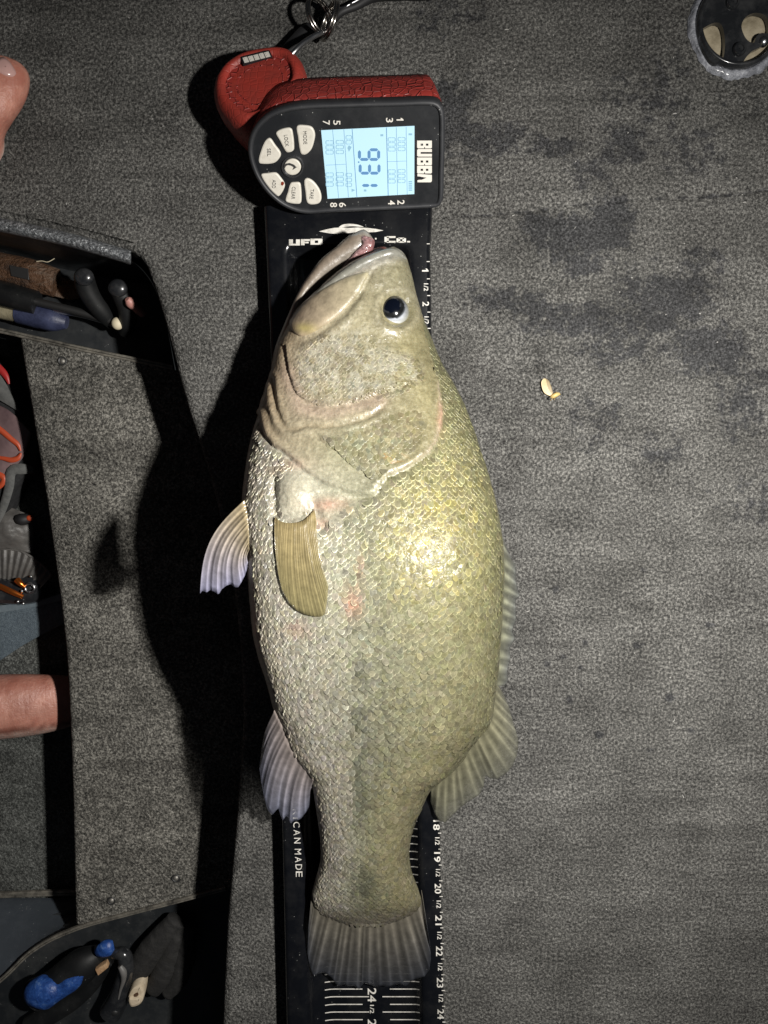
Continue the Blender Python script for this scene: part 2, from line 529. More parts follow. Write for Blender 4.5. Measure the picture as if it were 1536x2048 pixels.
# ------------------------------------------------------------------ moulded tool trays at either end of the step
M_tray = dusty_plastic('tray_plastic', (0.014, 0.016, 0.018), 0.4, 0.35, dustcol=(.10, .10, .095))
M_rim = mat('tray_rim', (0.25, 0.27, 0.28), 0.35, 0.3)
n = N(M_rim)
n.set('Base Color', n.ramp(n.noise(420, 3, .7), [(.35, (.05, .055, .06)), (.55, (.2, .21, .22)), (.72, (.55, .57, .58))]))
n.bump(n.noise(350, 3, .7), .002, 1.0)
def strip(name, line, zs, mat_, parent, n=60):
    """ribbon between two px lines given as [(x,y)...] lists with heights"""
    rows = [[at(x, y, z) for x, y in cr(l, n)] for l, z in zip(line, zs)]
    V = np.array(rows).reshape(-1, 3)
    return fix_normals(mesh(name, V, grid_faces(len(rows), n), mat_, parent))

t1 = thing('tool_tray', 'long black moulded tool tray with glittering grey rim under the upper deck', 'tray', at(120, 600, -0.112))
TR = [(-300, 372), (0, 440), (130, 468), (262, 506)]
rim_o = [(x, y - 2) for x, y in TR]; rim_m = [(x, y + 9) for x, y in TR]; rim_i = [(x, y + 20) for x, y in TR]
strip('rim', [[(x, y - 6) for x, y in TR], rim_o, rim_m, rim_i, [(x, y + 24) for x, y in TR]], [-.006, .003, .006, .002, -.012], M_rim, t1)
Z_T1 = -0.112
wall_top = [(-300, 390), (0, 460), (130, 488), (262, 520), (300, 560), (330, 640), (350, 740)]
wt = cr(wall_top, 60)
rows = []
for k, z in enumerate((-.004, -.03, -.07, -.105, Z_T1)):
    rows.append([np.array(at(x, y, -.004)) * (1, 1, 0) + np.array((0, -.004 * (k == 4), z)) for x, y in wt])
V = np.array(rows).reshape(-1, 3)
mesh('wall', V, grid_faces(5, 60), M_tray, t1)
fl = [at(-320, 300, Z_T1), at(420, 420, Z_T1), at(420, 762, Z_T1), at(-320, 611, Z_T1)]
mesh('tray_floor', fl, [(3, 2, 1, 0)], M_tray, t1, smooth=False)
def trim(name, line, z, w, h, parent, m=M_trim):
    """square-edged strip along a px line"""
    L = np.array([at(x, y, z) for x, y in cr(line, 50)])
    T = np.gradient(L, axis=0); T /= np.linalg.norm(T, axis=1)[:, None]
    Nn = np.stack([-T[:, 1], T[:, 0], 0 * T[:, 0]], -1)
    prof = [(-w, -h), (-w, h * .6), (-w * .7, h), (-w * .15, h), (0, h * .2), (w * .15, h), (w * .7, h), (w, h * .6), (w, -h)]
    V = np.array([[p + Nn[i] * a + np.array((0, 0, b)) for a, b in prof] for i, p in enumerate(L)])
    return fix_normals(mesh(name, V.reshape(-1, 3), grid_faces(len(L), len(prof)), m, parent, sharp=30))
trim('edge_trim', [(-300, 602), (0, 661), (170, 699), (346, 735)], Z1 + .001, .0022, .0016, t1)
# front wall of the tray under the strip
L = np.array([at(x, y, Z1 - .001) for x, y in ((-300, 598), (0, 657), (346, 731))])
V = np.vstack([L, L + np.array((0, 0, -.05))])
mesh('front_wall', V, grid_faces(2, 3), M_tray, t1, smooth=False)

t2 = thing('tool_tray', 'black moulded tool tray below the step, holding blue handled pliers', 'tray', at(230, 1960, -.112))
LB = [(-60, 2010), (15, 1948), (60, 1905), (92, 1884), (150, 1858), (250, 1829), (350, 1803), (452, 1776)]
trim('edge_trim', LB, Z1 + .001, .0020, .0018, t2)
fl = [at(-120, 1900, -.118), at(520, 1700, -.118), at(520, 2300, -.118), at(-120, 2300, -.118)]
mesh('tray_floor', fl, [(3, 2, 1, 0)], M_tray, t2, smooth=False)
LBs = cr(LB, 40)
top = np.array([at(x, y + 3, Z1 - .001) for x, y in LBs])
V = np.vstack([top, top * (1, 1, 0) + np.array((0, -.004, -.118))])
mesh('wall', V, grid_faces(2, 40), M_tray, t2)

# smooth dark panel at the foot of the well, and the metal sill over it
M_panel = dusty_plastic('panel_plastic', (0.042, 0.050, 0.060), 0.4, 0.15, dustcol=(.2, .22, .25))
pn = thing('well_panel', 'smooth blue black plastic panel at the foot of the boat well, beside the step', 'panel', at(60, 1870, Z2))
P = cr([(-200, 1800), (150, 1800), (156, 1850), (92, 1886), (60, 1908), (15, 1950), (-60, 2015), (-200, 2100)], 8 * 6)
rows = [[at(x, 1796, Z2 + .012) for x in np.linspace(-200, 170, 30)],
        [at(x, 1806, Z2 + .02) for x in np.linspace(-200, 175, 30)],
        [at(x, 1850 + 0.0 * x, Z2 + .045) for x in np.linspace(-200, 165, 30)]]
low = cr([(-200, 2100), (-60, 2012), (15, 1948), (60, 1905), (92, 1884), (162, 1850)], 30)
rows.append([at(x, y, Z1 - .002) for x, y in low])
V = np.array(rows).reshape(-1, 3)
fix_normals(mesh('panel', V, grid_faces(4, 30), M_panel, pn))
trim('sill_trim', [(-200, 1792), (0, 1790), (100, 1786), (190, 1784)], Z2 + .012, .003, .0018, pn)
V = np.array([[at(x, 1793, Z2 + z) for x in (-200, 200)] for z in (.0005, .012)]).reshape(-1, 3)
mesh('riser', V, [(0, 1, 3, 2)], M_panel, pn, smooth=False)

# ------------------------------------------------------------------ measuring board
M_board = dusty_plastic('board_plastic', (0.004, 0.0045, 0.006), 0.16, 0.045, True, (.25, .24, .22))
M_print = mat('white_print', (0.62, 0.60, 0.54), 0.5)
n = N(M_print); n.set('Base Color', n.ramp(n.noise(160, 4, .75), [(.25, (.25, .24, .21)), (.5, (.60, .58, .53)), (.8, (.75, .73, .68))]))
board = thing('measuring_board', 'glossy black measuring board with white ruler numbers under the fish', 'ruler', at(720, 1200, 0))
ZR = 0.020
BL = [(420, 526), (500, 530), (640, 536), (1650, 562), (2048, 571), (2500, 583)]
BR = [(420, 866), (500, 862), (640, 864), (1650, 881), (2048, 890), (2500, 901)]
def board_geo():
    ys = np.concatenate([np.linspace(412, 470, 12), np.linspace(474, 520, 20), np.linspace(530, 2400, 60)])
    # (fraction across, height)
    prof = [(0.0, 0.0), (0.0, .6), (.006, .86), (.02, .98), (.035, 1.0), (.10, 1.0), (.125, .985), (.14, .90), (.16, .68), (.19, .44), (.235, .29), (.29, .255), (.35, .25),
            (.5, .25), (.65, .25), (.71, .255), (.765, .29), (.81, .44), (.84, .68), (.86, .90), (.875, .985), (.90, 1.0), (.965, 1.0), (.98, .98), (.994, .86), (1.0, .6), (1.0, 0.0)]
    rows = []
    for y in ys:
        l = np.array(at(float(interp(BL, y)), y, ZR)); r = np.array(at(float(interp(BR, y)), y, ZR))
        k = float(ss(484, 512, y))
        row = []
        for u, h in prof:
            hh = h
            if .11 < u < .89: hh = 1 + (h - 1) * k
            p = l + (r - l) * u; p[2] = ZR * hh + .0005
            row.append(p)
        rows.append(row)
    V = np.array(rows); nc = V.shape[1]
    F = grid_faces(len(ys), nc)
    V = V.reshape(-1, 3)
    F.append(tuple(range(nc))); F.append(tuple(reversed(range((len(ys) - 1) * nc, len(ys) * nc))))
    return V, F
v, f = board_geo()
fix_normals(mesh('trough', v, f, M_board, board, sharp=50))
RAIL = Flat(ZR + .0006); TR_FL = Flat(ZR * .25 + .0006)
g = Pieces()
Yin = lambda k: float(np.interp(k, [0, 1, 2, 18, 19, 20, 21, 22, 23, 24, 25], [470, 541, 608, 1650, 1714, 1777, 1840, 1902, 1965, 2028, 2091]))
def rail_x(y): return float(interp(BR, y)) - 12 + 4 * (y > 1000)
for k in [1, 2] + list(range(17, 26)):
    y = Yin(k); hgt = 13
    g.new().add(*print_geo(str(k), RAIL, rail_x(y), y, 7.5 if k == 1 else 9 if k < 10 else 20, hgt, bold=.015))
    y = Yin(k + .5)
    g.new().add(*print_geo('1/2', RAIL, rail_x(y) + 1, y, 15, 9, bold=.01))
g.objs('ruler_number', M_print, board, smooth=False)
# fine marks along the outer edge of the rail
g = Geo()
for k in np.arange(.25, 25, .25):
    y = Yin(k); x = rail_x(y)
    if k % .5: g.add(np.array([RAIL(x + a, y + b, .0002) for a, b in ((3, -.8), (9, -.8), (9, .8), (3, .8))]), [(0, 1, 2, 3)])
fix_normals(g.obj('rail_marks', M_print, board, smooth=False, kind='stuff'))
# floor scale: cross lines that climb the curved sides of the trough
def trough_z(u):
    us = [0, .14, .16, .19, .235, .29, .35, .5, .65, .71, .765, .81, .84, .86, 1]
    hs = [1, .90, .68, .44, .29, .255, .25, .25, .25, .255, .29, .44, .68, .9, 1]
    return np.interp(u, us, hs) * ZR + .0009
def trough_pt(px, py):
    z = ZR * .25
    for _ in range(4):
        l = np.array(at(float(interp(BL, py)), py, ZR)); r = np.array(at(float(interp(BR, py)), py, ZR))
        p = np.array(at(px, py, z)); u = (p[0] - l[0]) / (r[0] - l[0]); z = float(trough_z(u))
    return np.array(at(px, py, z + .0002))
g = Pieces()
base = 2024.0
for i in range(-100, 6):
    y = base + i * 15.3
    if y < 1640: continue
    long_ = (i % 2 == 0)
    cx = 747 + (y - 2000) * .012
    for x0, x1 in ((cx - 97, cx - (9 if long_ else 22)), (cx + (18 if long_ else 33), cx + 92)):
        xs = np.linspace(x0, x1, 9)
        V = []
        for x in xs:
            e = max(0, abs(x - cx) - 84) * .16
            V += [trough_pt(x, y + e - .95), trough_pt(x, y + e + .95)]
        g.new().add(np.array(V), [(2 * k, 2 * k + 2, 2 * k + 3, 2 * k + 1) for k in range(8)])
g.objs('cross_line', M_print, board, smooth=False)
g = Pieces()
for k, y in ((23, 1932), (24, 1990), (25, 2052)):
    g.new().add(*print_geo(str(k), TR_FL, 744, y, 28, 17, bold=.01))
    g.new().add(*print_geo('1/2', TR_FL, 744, y + 28, 17, 8, bold=.01))
g.new().add(*print_geo('-', TR_FL, 739, 1965, 6, 2.4))
g.objs('ruler_number', M_print, board, smooth=False)
g = Pieces()
for i, ch in enumerate('AMERICAN MADE'):
    if ch == ' ': continue
    y = [1580, 1594, 1610, 1624, 1636, 1649, 1665, 1681, 0, 1703, 1719, 1734, 1748][i]
    g.new().add(*print_geo(ch, RAIL, 590 + (y - 1589) * .052, y, 3 if ch == 'I' else 11, 13))
g.objs('letter', M_print, board, smooth=False)
# logo on the end plate: saucer and lettering that reads left to right
def fpoly(g, pl, pts, lift=.0002):
    V = np.array([pl(x, y, lift) for x, y in pts])
    g.add(V, [tuple(t) for t in tessellate_polygon([[Vector(p) for p in V]])])
g = Geo()
fpoly(g, RAIL, [(638, 463), (652, 459), (668, 456), (684, 455), (700, 456), (716, 455), (735, 456), (752, 458), (767, 461), (752, 464), (735, 465), (716, 464), (700, 466), (680, 468), (660, 467)])
V = cr([(678, 455), (684, 450), (694, 448), (705, 448), (717, 450), (727, 454), (703, 452.5)], 36, True)
g.obj('saucer_disc', M_print, board, smooth=False)
g = Geo()
fpoly(g, RAIL, V)
g.obj('saucer_dome', M_print, board, smooth=False)
g = Pieces()
def block(x, y, w, h, rects):
    g.new()
    for a, b, c, d in rects:
        fpoly(g, RAIL, [(x + a * w, y + b * h), (x + c * w, y + b * h), (x + c * w, y + d * h), (x + a * w, y + d * h)])
block(578, 479, 22, 12, [(0, 0, .36, 1), (.36, .72, .64, 1), (.64, 0, 1, 1)])
block(602, 478.5, 18, 12, [(0, 0, .4, 1), (.4, 0, 1, .3), (.4, .42, .85, .68)])
block(621, 477.5, 24, 12, [(0, 0, .36, 1), (.36, 0, .64, .3), (.36, .72, .64, 1), (.64, 0, 1, 1)])
block(769, 472.5, 22, 13, [(0, .1, .4, .9), (.2, 0, 1, .28), (.2, .72, 1, 1)])
block(793, 475.5, 19, 10, [(0, .1, .38, .9), (.2, 0, .8, .28), (.2, .72, .8, 1), (.62, .1, 1, .9)])
block(814, 482, 6, 3, [(0, 0, 1, 1)])
block(750, 476, 3, 3, [(0, 0, 1, 1)])
g.objs('letter', M_print, board, smooth=False)

# ------------------------------------------------------------------ the smart fish scale
A = math.radians(40)
FACE = Plane(at(700, 424, 0.034), (-0.02, -math.sin(A), math.cos(A)))
Q = lambda X, Y: (380 + .35156 * X, .35156 * Y)         # detail crop -> photo pixel
M_black = dusty_plastic('black_plastic', (0.010, 0.011, 0.013), 0.32, 0.10, True, (.2, .2, .2))
M_bez = dusty_plastic('black_bezel', (0.020, 0.021, 0.024), 0.45, 0.12, True, (.2, .2, .2))
M_red = mat('red_rubber', (0.30, 0.024, 0.020), 0.5); n = N(M_red)
hexv = n.voro(165, 'DISTANCE_TO_EDGE', rnd=.8)
n.set('Base Color', n.mix(n.ramp(n.noise(70, 4, .7), [(.4, 0.0), (.8, .5)]), (0.26, 0.027, 0.021), (.12, .03, .026)))
n.bump(n.ramp(hexv, [(.0, 1.0), (.10, .15), (.5, .35)]), .0009, .9)
M_red_s = mat('red_rubber_smooth', (0.28, 0.030, 0.020), 0.5); n = N(M_red_s)
n.set('Base Color', n.mix(n.ramp(n.noise(60, 5, .7), [(.4, 0.0), (.8, .6)]), (0.28, 0.030, 0.020), (.11, .03, .025)))
n.bump(n.ramp(n.voro(190, 'DISTANCE_TO_EDGE', rnd=.4), [(.0, 0.0), (.12, 1.0)]), .00025, .6)
M_key = mat('button_plastic', (0.60, 0.57, 0.50), 0.45); n = N(M_key)
n.set('Base Color', n.mix(n.ramp(n.noise(300, 3), [(.5, 0.0), (.8, .35)]), (.62, .59, .52), (.35, .31, .25)))
M_ink = mat('ink', (0.03, 0.03, 0.03), 0.6)
M_white = mat('logo_white', (0.66, 0.63, 0.57), 0.5)

dev = thing('fish_scale', 'digital fish scale with lit blue display, black face and red hex grip', 'scale', at(700, 330, 0))
out = cr([Q(*p) for p in [(480, 628), (620, 596), (900, 583), (1200, 575), (1370, 571), (1418, 588), (1446, 635), (1450, 800), (1445, 1000), (1440, 1140),
          (1418, 1180), (1370, 1190), (1100, 1203), (800, 1216), (650, 1222), (545, 1190), (455, 1125), (380, 1030), (335, 920), (326, 830), (350, 745), (400, 680)]], 110, True)
P = np.array([FACE(x, y, 0) for x, y in out])
nn = FACE.n
cen = P.mean(0)
def ring_at(d, inset): return offset_ring(P, nn, inset) - nn * d
# black front shell
rings = [ring_at(.0022, .0040), ring_at(.0012, .0036), ring_at(.0002, .0029), ring_at(0, .0018), ring_at(.0008, .0006), ring_at(.003, 0), ring_at(.010, 0), ring_at(.012, .0012), ring_at(.013, .003)]
V = np.vstack(rings); m_ = len(P)
fix_normals(mesh('bezel', V, grid_faces(len(rings), m_, True), M_bez, dev, sharp=45))
fp = ring_at(.0019, .0037)
mesh('face_plate', fp, [tuple(t) for t in tessellate_polygon([[Vector(v) for v in fp]])], M_black, dev, smooth=False)
# red rubber housing behind it
sh = np.array([0, 0.012, 0])
def hs(d, inset, k): return ring_at(d, inset) + np.array((-.003, .0120, 0)) * k
rings = [hs(.0122, .0014, 0), hs(.0130, .0004, .04), hs(.020, .0014, .32), hs(.030, .0030, .72), hs(.037, .005, 1), hs(.0405, .009, 1.05)]
V = np.vstack(rings)
o = fix_normals(mesh('housing', V, grid_faces(len(rings), m_, True) + [tuple(t) for t in [tuple(i + 5 * m_ for i in tt) for tt in tessellate_polygon([[Vector(v) for v in rings[-1]]])]], M_red, dev, sharp=50))
FP = Plane(FACE.o - nn * .0019, nn)
# display
M_lcd = bpy.data.materials.new('lcd_backlight'); M_lcd.use_nodes = True
b = M_lcd.node_tree.nodes['Principled BSDF']
b.inputs['Base Color'].default_value = (.25, .35, .4, 1); b.inputs['Roughness'].default_value = .25
b.inputs['Emission Color'].default_value = (0.50, 0.80, 0.93, 1); b.inputs['Emission Strength'].default_value = .60
scr_px = [Q(*p) for p in ((746, 740), (1277, 715), (1276, 1103), (783, 1130))]
P4 = np.array([FP(x, y, .0003) for x, y in scr_px])
NU = 10
V = [P4[0] * (1 - u) * (1 - w) + P4[1] * u * (1 - w) + P4[2] * u * w + P4[3] * (1 - u) * w for w in np.linspace(0, 1, NU) for u in np.linspace(0, 1, NU)]
screen = fix_normals(mesh('screen', V, grid_faces(NU, NU), M_lcd, dev, smooth=False))
M_seg = bpy.data.materials.new('lcd_segment'); M_seg.use_nodes = True
b = M_seg.node_tree.nodes['Principled BSDF']; b.inputs['Base Color'].default_value = (.04, .09, .16, 1)
b.inputs['Emission Color'].default_value = (0.12, 0.30, 0.58, 1); b.inputs['Emission Strength'].default_value = .62
M_seg2 = bpy.data.materials.new('lcd_faint'); M_seg2.use_nodes = True
b = M_seg2.node_tree.nodes['Principled BSDF']; b.inputs['Base Color'].default_value = (.1, .17, .22, 1)
b.inputs['Emission Color'].default_value = (0.28, 0.50, 0.64, 1); b.inputs['Emission Strength'].default_value = .66
SEGS = {'0': 'abcdef', '1': 'bc', '2': 'abged', '3': 'abgcd', '9': 'abcdfg'}
def seg7(g, ch, x0, x1, y0, y1, th, lift=.0005, skew=0):
    """x is glyph height (bottom x0 .. top x1), y is reading direction, in crop pixels"""
    def bar(ax, ay, bx, by):
        d = np.array((bx - ax, by - ay), float); L = np.hypot(*d); d /= L; q = np.array((-d[1], d[0])) * th / 2
        e = d * th * .55
        a = np.array((ax, ay)) + d * th * .12; b_ = np.array((bx, by)) - d * th * .12
        pts = [a, a + e + q, b_ - e + q, b_, b_ - e - q, a + e - q]
        V = np.array([FP(*Q(p[0], p[1] + skew * (x1 - p[0])), lift) for p in pts])
        g.add(V, [(0, 1, 2, 3, 4, 5)])
    h = th / 2; xm = (x0 + x1) / 2
    T, B, L_, R = x1 - h, x0 + h, y0 + h, y1 - h
    k = {'a': (T, L_, T, R), 'b': (T, R, xm, R), 'c': (xm, R, B, R), 'd': (B, L_, B, R), 'e': (xm, L_, B, L_), 'f': (T, L_, xm, L_), 'g': (xm, L_, xm, R)}
    for s_ in SEGS[ch]: bar(*k[s_])
g = Pieces()
g.new()
seg7(g, '9', 956, 1082, 842, 914, 17)
g.new()
seg7(g, '3', 960, 1084, 922, 992, 17)
g.new()
seg7(g, '1', 968, 1080, 990, 1062, 17)
g.new()
fpoly(g, FP, [Q(*p) for p in ((956, 917), (964, 917), (964, 925), (956, 925))], .0005)
g.objs('digit', M_seg, screen, smooth=False)
g = Pieces()
for x0, x1, ys in [(1182, 1226, (778, 960)), (1126, 1170, (780, 962)), (830, 876, (795, 978)), (772, 818, (797, 980)), (886, 922, (768, 982))]:
    for y in ys:
        nd = 2 if (x0 == 886 and y == 768) else 3
        for k in range(nd): g.new(); seg7(g, '0', x0, x1, y + k * 28, y + k * 28 + 24, 4.2)
for pts in ([(1244, 757), (1264, 757), (1264, 768), (1244, 768)], [(1084, 762), (1100, 762), (1100, 774), (1084, 774)], [(905, 825), (920, 835), (905, 862), (896, 840)],
            [(920, 1072), (942, 1080), (920, 1090)], [(990, 1076), (1004, 1076), (1004, 1088), (990, 1088)]):
    g.new(); fpoly(g, FP, [Q(*p) for p in pts], .0005)
for k in range(5): g.new(); fpoly(g, FP, [Q(*p) for p in ((1244, 1028 + k * 12), (1264, 1028 + k * 12), (1264, 1036 + k * 12), (1244, 1036 + k * 12))], .0005)
g.objs('faint_digit', M_seg2, screen, smooth=False)
g = Pieces()
def sline(ax, ay, bx, by, w):
    d = np.array((bx - ax, by - ay), float); d /= np.hypot(*d); q = np.array((-d[1], d[0])) * w / 2
    a = np.array((ax, ay)); b_ = np.array((bx, by))
    g.new(); fpoly(g, FP, [Q(*p) for p in (a + q, b_ + q, b_ - q, a - q)], .0006)
for L_ in ((923, 733, 950, 1118, 3), (1118, 724, 1128, 1110, 3.4), (1174, 722, 1181, 1106, 1.6), (1230, 720, 1236, 1104, 1.6), (812, 738, 846, 1124, 1.8), (876, 735, 902, 1120, 1.8),
           (774, 938, 890, 932, 2), (1123, 918, 1234, 914, 2)): sline(*L_)
g.objs('grid_line', M_seg, screen, smooth=False)
# numbers round the display
g = Pieces()
for s_, x, y in (('1', 1195, 680), ('3', 1135, 683), ('5', 835, 697), ('7', 775, 697), ('2', 1200, 1150), ('4', 1147, 1152), ('6', 868, 1165), ('8', 817, 1165)):
    g.new().add(*print_geo(s_, FP, *Q(x, y), (18 if s_ == '1' else 26) * .3516, 40 * .3516, bold=.01))
g.objs('face_number', M_white, dev, smooth=False)
# block lettering of the maker
g = Pieces()
def glyph(y0, y1, holes, notch=None):
    g.new()
    x0, x1 = 1292, 1376
    # vertical bars between holes, drawn as rectangles around the openings
    cells = [(x0, y0, x1, y1)]
    for hx0, hy0, hx1, hy1 in holes:
        new = []
        for a, b_, c_, d_ in cells:
            if hx1 <= a or hx0 >= c_ or hy1 <= b_ or hy0 >= d_: new.append((a, b_, c_, d_)); continue
            if hx0 > a: new.append((a, b_, hx0, d_))
            if hx1 < c_: new.append((hx1, b_, c_, d_))
            a2, c2 = max(a, hx0), min(c_, hx1)
            if hy0 > b_: new.append((a2, b_, c2, hy0))
            if hy1 < d_: new.append((a2, hy1, c2, d_))
        cells = new
    for a, b_, c_, d_ in cells:
        fpoly(g, FP, [Q(*p) for p in ((a, b_), (c_, b_), (c_, d_), (a, d_))], .0003)
def letter_B(y): glyph(y, y + 44, [(1312, y + 17, 1326, y + 29), (1342, y + 17, 1356, y + 29), (1332, y + 37, 1337, y + 44), (1292, y + 41, 1296, y + 44), (1372, y + 41, 1376, y + 44)])
letter_B(799)
glyph(847, 890, [(1312, 864, 1376, 874), (1292, 847, 1297, 850), (1292, 887, 1297, 890)])
letter_B(895); letter_B(942); g.new()
fpoly(g, FP, [Q(*p) for p in ((1294, 988), (1376, 994), (1376, 1028), (1370, 1036), (1294, 1036), (1294, 1024), (1306, 1022), (1318, 1022), (1346, 1010), (1320, 1006), (1306, 1003), (1294, 1002))], .0003)
g.objs('letter', M_white, dev, smooth=False)
# buttons
def button(pts, label, lx, ly, rot=0.0, ln=68):
    pl = [Q(*p) for p in pts]
    o = slab('button', FP, cr(pl, 40, True), .002, M_key, dev, bev=.0011, lift=.0011)
    P2, F2 = print_geo(label, Plane(FP.o + nn * .0011, nn), *Q(lx, ly), ln * .3516, 21 * .3516, lift=.00025, rot=rot)
    fix_normals(mesh('button_lettering', P2, F2, M_ink, o, smooth=False))
    return o
button([(608, 716), (655, 711), (695, 722), (712, 760), (705, 810), (690, 850), (660, 878), (634, 876), (624, 850), (614, 780)], 'MODE', 655, 783, .05, 74)
button([(489, 755), (512, 736), (565, 725), (582, 738), (593, 845), (580, 862), (552, 866), (538, 850), (512, 800)], 'LOCK', 549, 800, .12, 66)
button([(455, 784), (485, 822), (516, 866), (515, 890), (480, 926), (400, 930), (390, 912), (400, 865), (427, 800)], 'SEL', 450, 866, .05, 44)
ob = button([(405, 992), (440, 984), (490, 981), (515, 1005), (540, 1045), (536, 1072), (515, 1108), (500, 1116), (445, 1062)], 'ADD', 478, 1046, -.05, 48)
button([(572, 1040), (596, 1035), (622, 1036), (631, 1052), (634, 1145), (622, 1159), (560, 1152), (543, 1138), (556, 1090)], 'CLEAR', 589, 1097, -.05, 70)
button([(650, 1022), (670, 1012), (705, 1032), (740, 1082), (748, 1130), (733, 1156), (685, 1162), (665, 1148), (656, 1090)], 'TARE', 693, 1103, -.08, 56)
# a smear of blood on the add button
M_blood = mat('blood', (.20, .03, .012), .3)
slab('blood_spot', FP, cr([Q(*p) for p in ((522, 1030), (533, 1032), (536, 1042), (528, 1052), (519, 1046))], 14, True), .0006, M_blood, ob, bev=.0003, lift=.0015)
# round power button with a ring and a hook mark
cx, cy = 584, 948
def circ(r, k=36): return [Q(cx + r * 1.02 * math.cos(2 * math.pi * i / k), cy + r * math.sin(2 * math.pi * i / k)) for i in range(k)]
pw = slab('power_button', FP, circ(47), .002, M_key, dev, bev=.0008, lift=.0010)
R_o = np.array([FP(*q, .0012) for q in circ(61)]); R_i = np.array([FP(*q, .0012) for q in circ(53)])
V = np.vstack([R_o - nn * .002, R_o, R_i, R_i - nn * .002])
fix_normals(mesh('power_ring', V, grid_faces(4, 36, True), M_steel, dev, sharp=30))
g = Geo()
arc = [(536, 944), (546, 930), (566, 926), (588, 934), (604, 946), (598, 950), (612, 948), (600, 956), (584, 966), (590, 950), (576, 942), (558, 938), (546, 944), (540, 956)]
fpoly(g, Plane(FP.o + nn * .001, nn), [Q(*p) for p in arc], .0003)
fix_normals(g.obj('hook_emblem', M_ink, pw, smooth=False))

# red pistol grip, seen from its butt end
def lofted(rings): 
    m = len(rings[0]); return np.vstack(rings), grid_faces(len(rings), m, True) + [tuple(reversed(range(m))), tuple(range((len(rings) - 1) * m, len(rings) * m))]
butt = cr([Q(*p) for p in [(122, 500), (138, 430), (175, 372), (230, 326), (300, 290), (380, 270), (460, 258), (530, 256), (585, 274), (628, 318), (652, 375), (657, 430),
          (640, 480), (575, 530), (480, 590), (430, 680), (330, 720), (250, 690), (180, 630), (135, 570)]], 80, True)
GP = Plane(at(515, 150, .040), (-.10, .38, 1.0))
Pb = np.array([GP(x, y, 0) for x, y in butt])
cb = Pb.mean(0)
gn = GP.n
towards = np.array(at(600, 265, 0.012)) - cb
def gring(s, d, sh): return cb + (Pb - cb) * s - gn * d + towards * sh
rings = [gring(.70, -.0005, .02), gring(.735, -.0030, .01), gring(.80, -.0034, 0), gring(.87, -.0022, 0), gring(.94, .0008, 0), gring(.985, .0045, 0), gring(1.0, .010, .0),
         gring(.99, .018, .02), gring(.95, .026, .12), gring(.86, .034, .30)]
v, f = lofted(rings)
fix_normals(mesh('grip', v, f, M_red_s, dev, sharp=60))
rings = [gring(.05, .0015, .10), gring(.30, .0010, .09), gring(.42, .0002, .075), gring(.46, -.0022, .07), gring(.49, -.0024, .06), gring(.54, -.0012, .05), gring(.66, -.0014, .03), gring(.715, -.0010, .02), gring(.72, .003, .02)]
v, f = lofted(rings)
fix_normals(mesh('grip_pad', v, f, M_red, dev, sharp=60))
# neck that joins grip and housing
nk = [tuple(np.array(at(520, 190, .012))), tuple(np.array(at(556, 222, .013))), tuple(np.array(at(605, 268, .018))), tuple(np.array(at(660, 310, .026)))]
tube('neck', nk, [.012, .016, .020, .022], M_red, dev, sides=24, n=16)
# logo plate and slot on the butt
GP2 = Plane(GP.o + gn * .0018, gn)
slab('logo_plate', GP2, [Q(*p) for p in ((286, 330), (452, 288), (468, 322), (304, 372))], .002, M_black, dev, bev=.0003, lift=.0012)
GP3 = Plane(GP2.o + gn * .0012, gn)
g = Pieces(); g2 = Pieces()
holes = {0: [(.35, .1, .65, .42), ], 1: [(.3, .28, .62, .44), (.3, .58, .62, .74)], 2: [(.3, .28, .62, .44), (.3, .58, .62, .74)], 3: [(.38, .1, .62, .66)], 4: [(.3, .28, .62, .44), (.3, .58, .62, .74)]}
la = lambda t, w: Q(296 + 152 * t + 15 * w, 328 - 38 * t + 36 * w)
for k in range(5):
    t0 = k / 5 + .012; t1 = (k + 1) / 5 - .016
    g.new(); fpoly(g, GP3, [la(t0, .10), la(t1, .10), la(t1, .92), la(t0, .92)], .0003)
    for u0, w0, u1, w1 in holes[k]:
        fpoly(g, GP3, [la((k + u0) / 5, w0), la((k + u1) / 5, w0), la((k + u1) / 5, w1), la((k + u0) / 5, w1)], .0005)
g.objs('letter', M_white, dev, smooth=False)
# wire loop from the grip
tube('wire_loop', [at(575, 118, .035), at(588, 104, .036), at(604, 88, .034), at(622, 76, .03), at(640, 66, .026), at(652, 62, .020)], [.0019] * 6, M_steel, dev, sides=8, n=24)
# dark strap under the loop
M_cord = mat('black_cord', (.012, .012, .013), .6)
tube('strap', [at(572, 108, .012), at(590, 88, .012), at(612, 62, .010), at(630, 52, .008)], [.006, .006, .005, .004], M_cord, dev, sides=8, flat=.4, n=12)

# rings and lanyard
M_ring = mat('ring_steel', (0.42, 0.40, 0.37), 0.22, 1.0)
def ring(name, label, cpx, R, normal, tr, z, group):
    c = np.array(at(*cpx, z)); nz = np.array(normal, float); nz /= np.linalg.norm(nz)
    u = np.cross(nz, (0, 0, 1.0)); u /= np.linalg.norm(u); w = np.cross(nz, u)
    g = Geo()
    for off in (-tr * .9, tr * .9):
        V = []; K = 48; S_ = 10
        for i in range(K):
            a = 2 * math.pi * i / K; d = math.cos(a) * u + math.sin(a) * w
            for j in range(S_):
                b_ = 2 * math.pi * j / S_
                V.append(c + d * (R + tr * math.cos(b_)) + nz * (off + tr * .95 * math.sin(b_)))
        F = [(i * S_ + j, i * S_ + (j + 1) % S_, ((i + 1) % K) * S_ + (j + 1) % S_, ((i + 1) % K) * S_ + j) for i in range(K) for j in range(S_)]
        g.add(V, F)
    return tag(fix_normals(g.obj(name, M_ring)), label, 'ring', group)
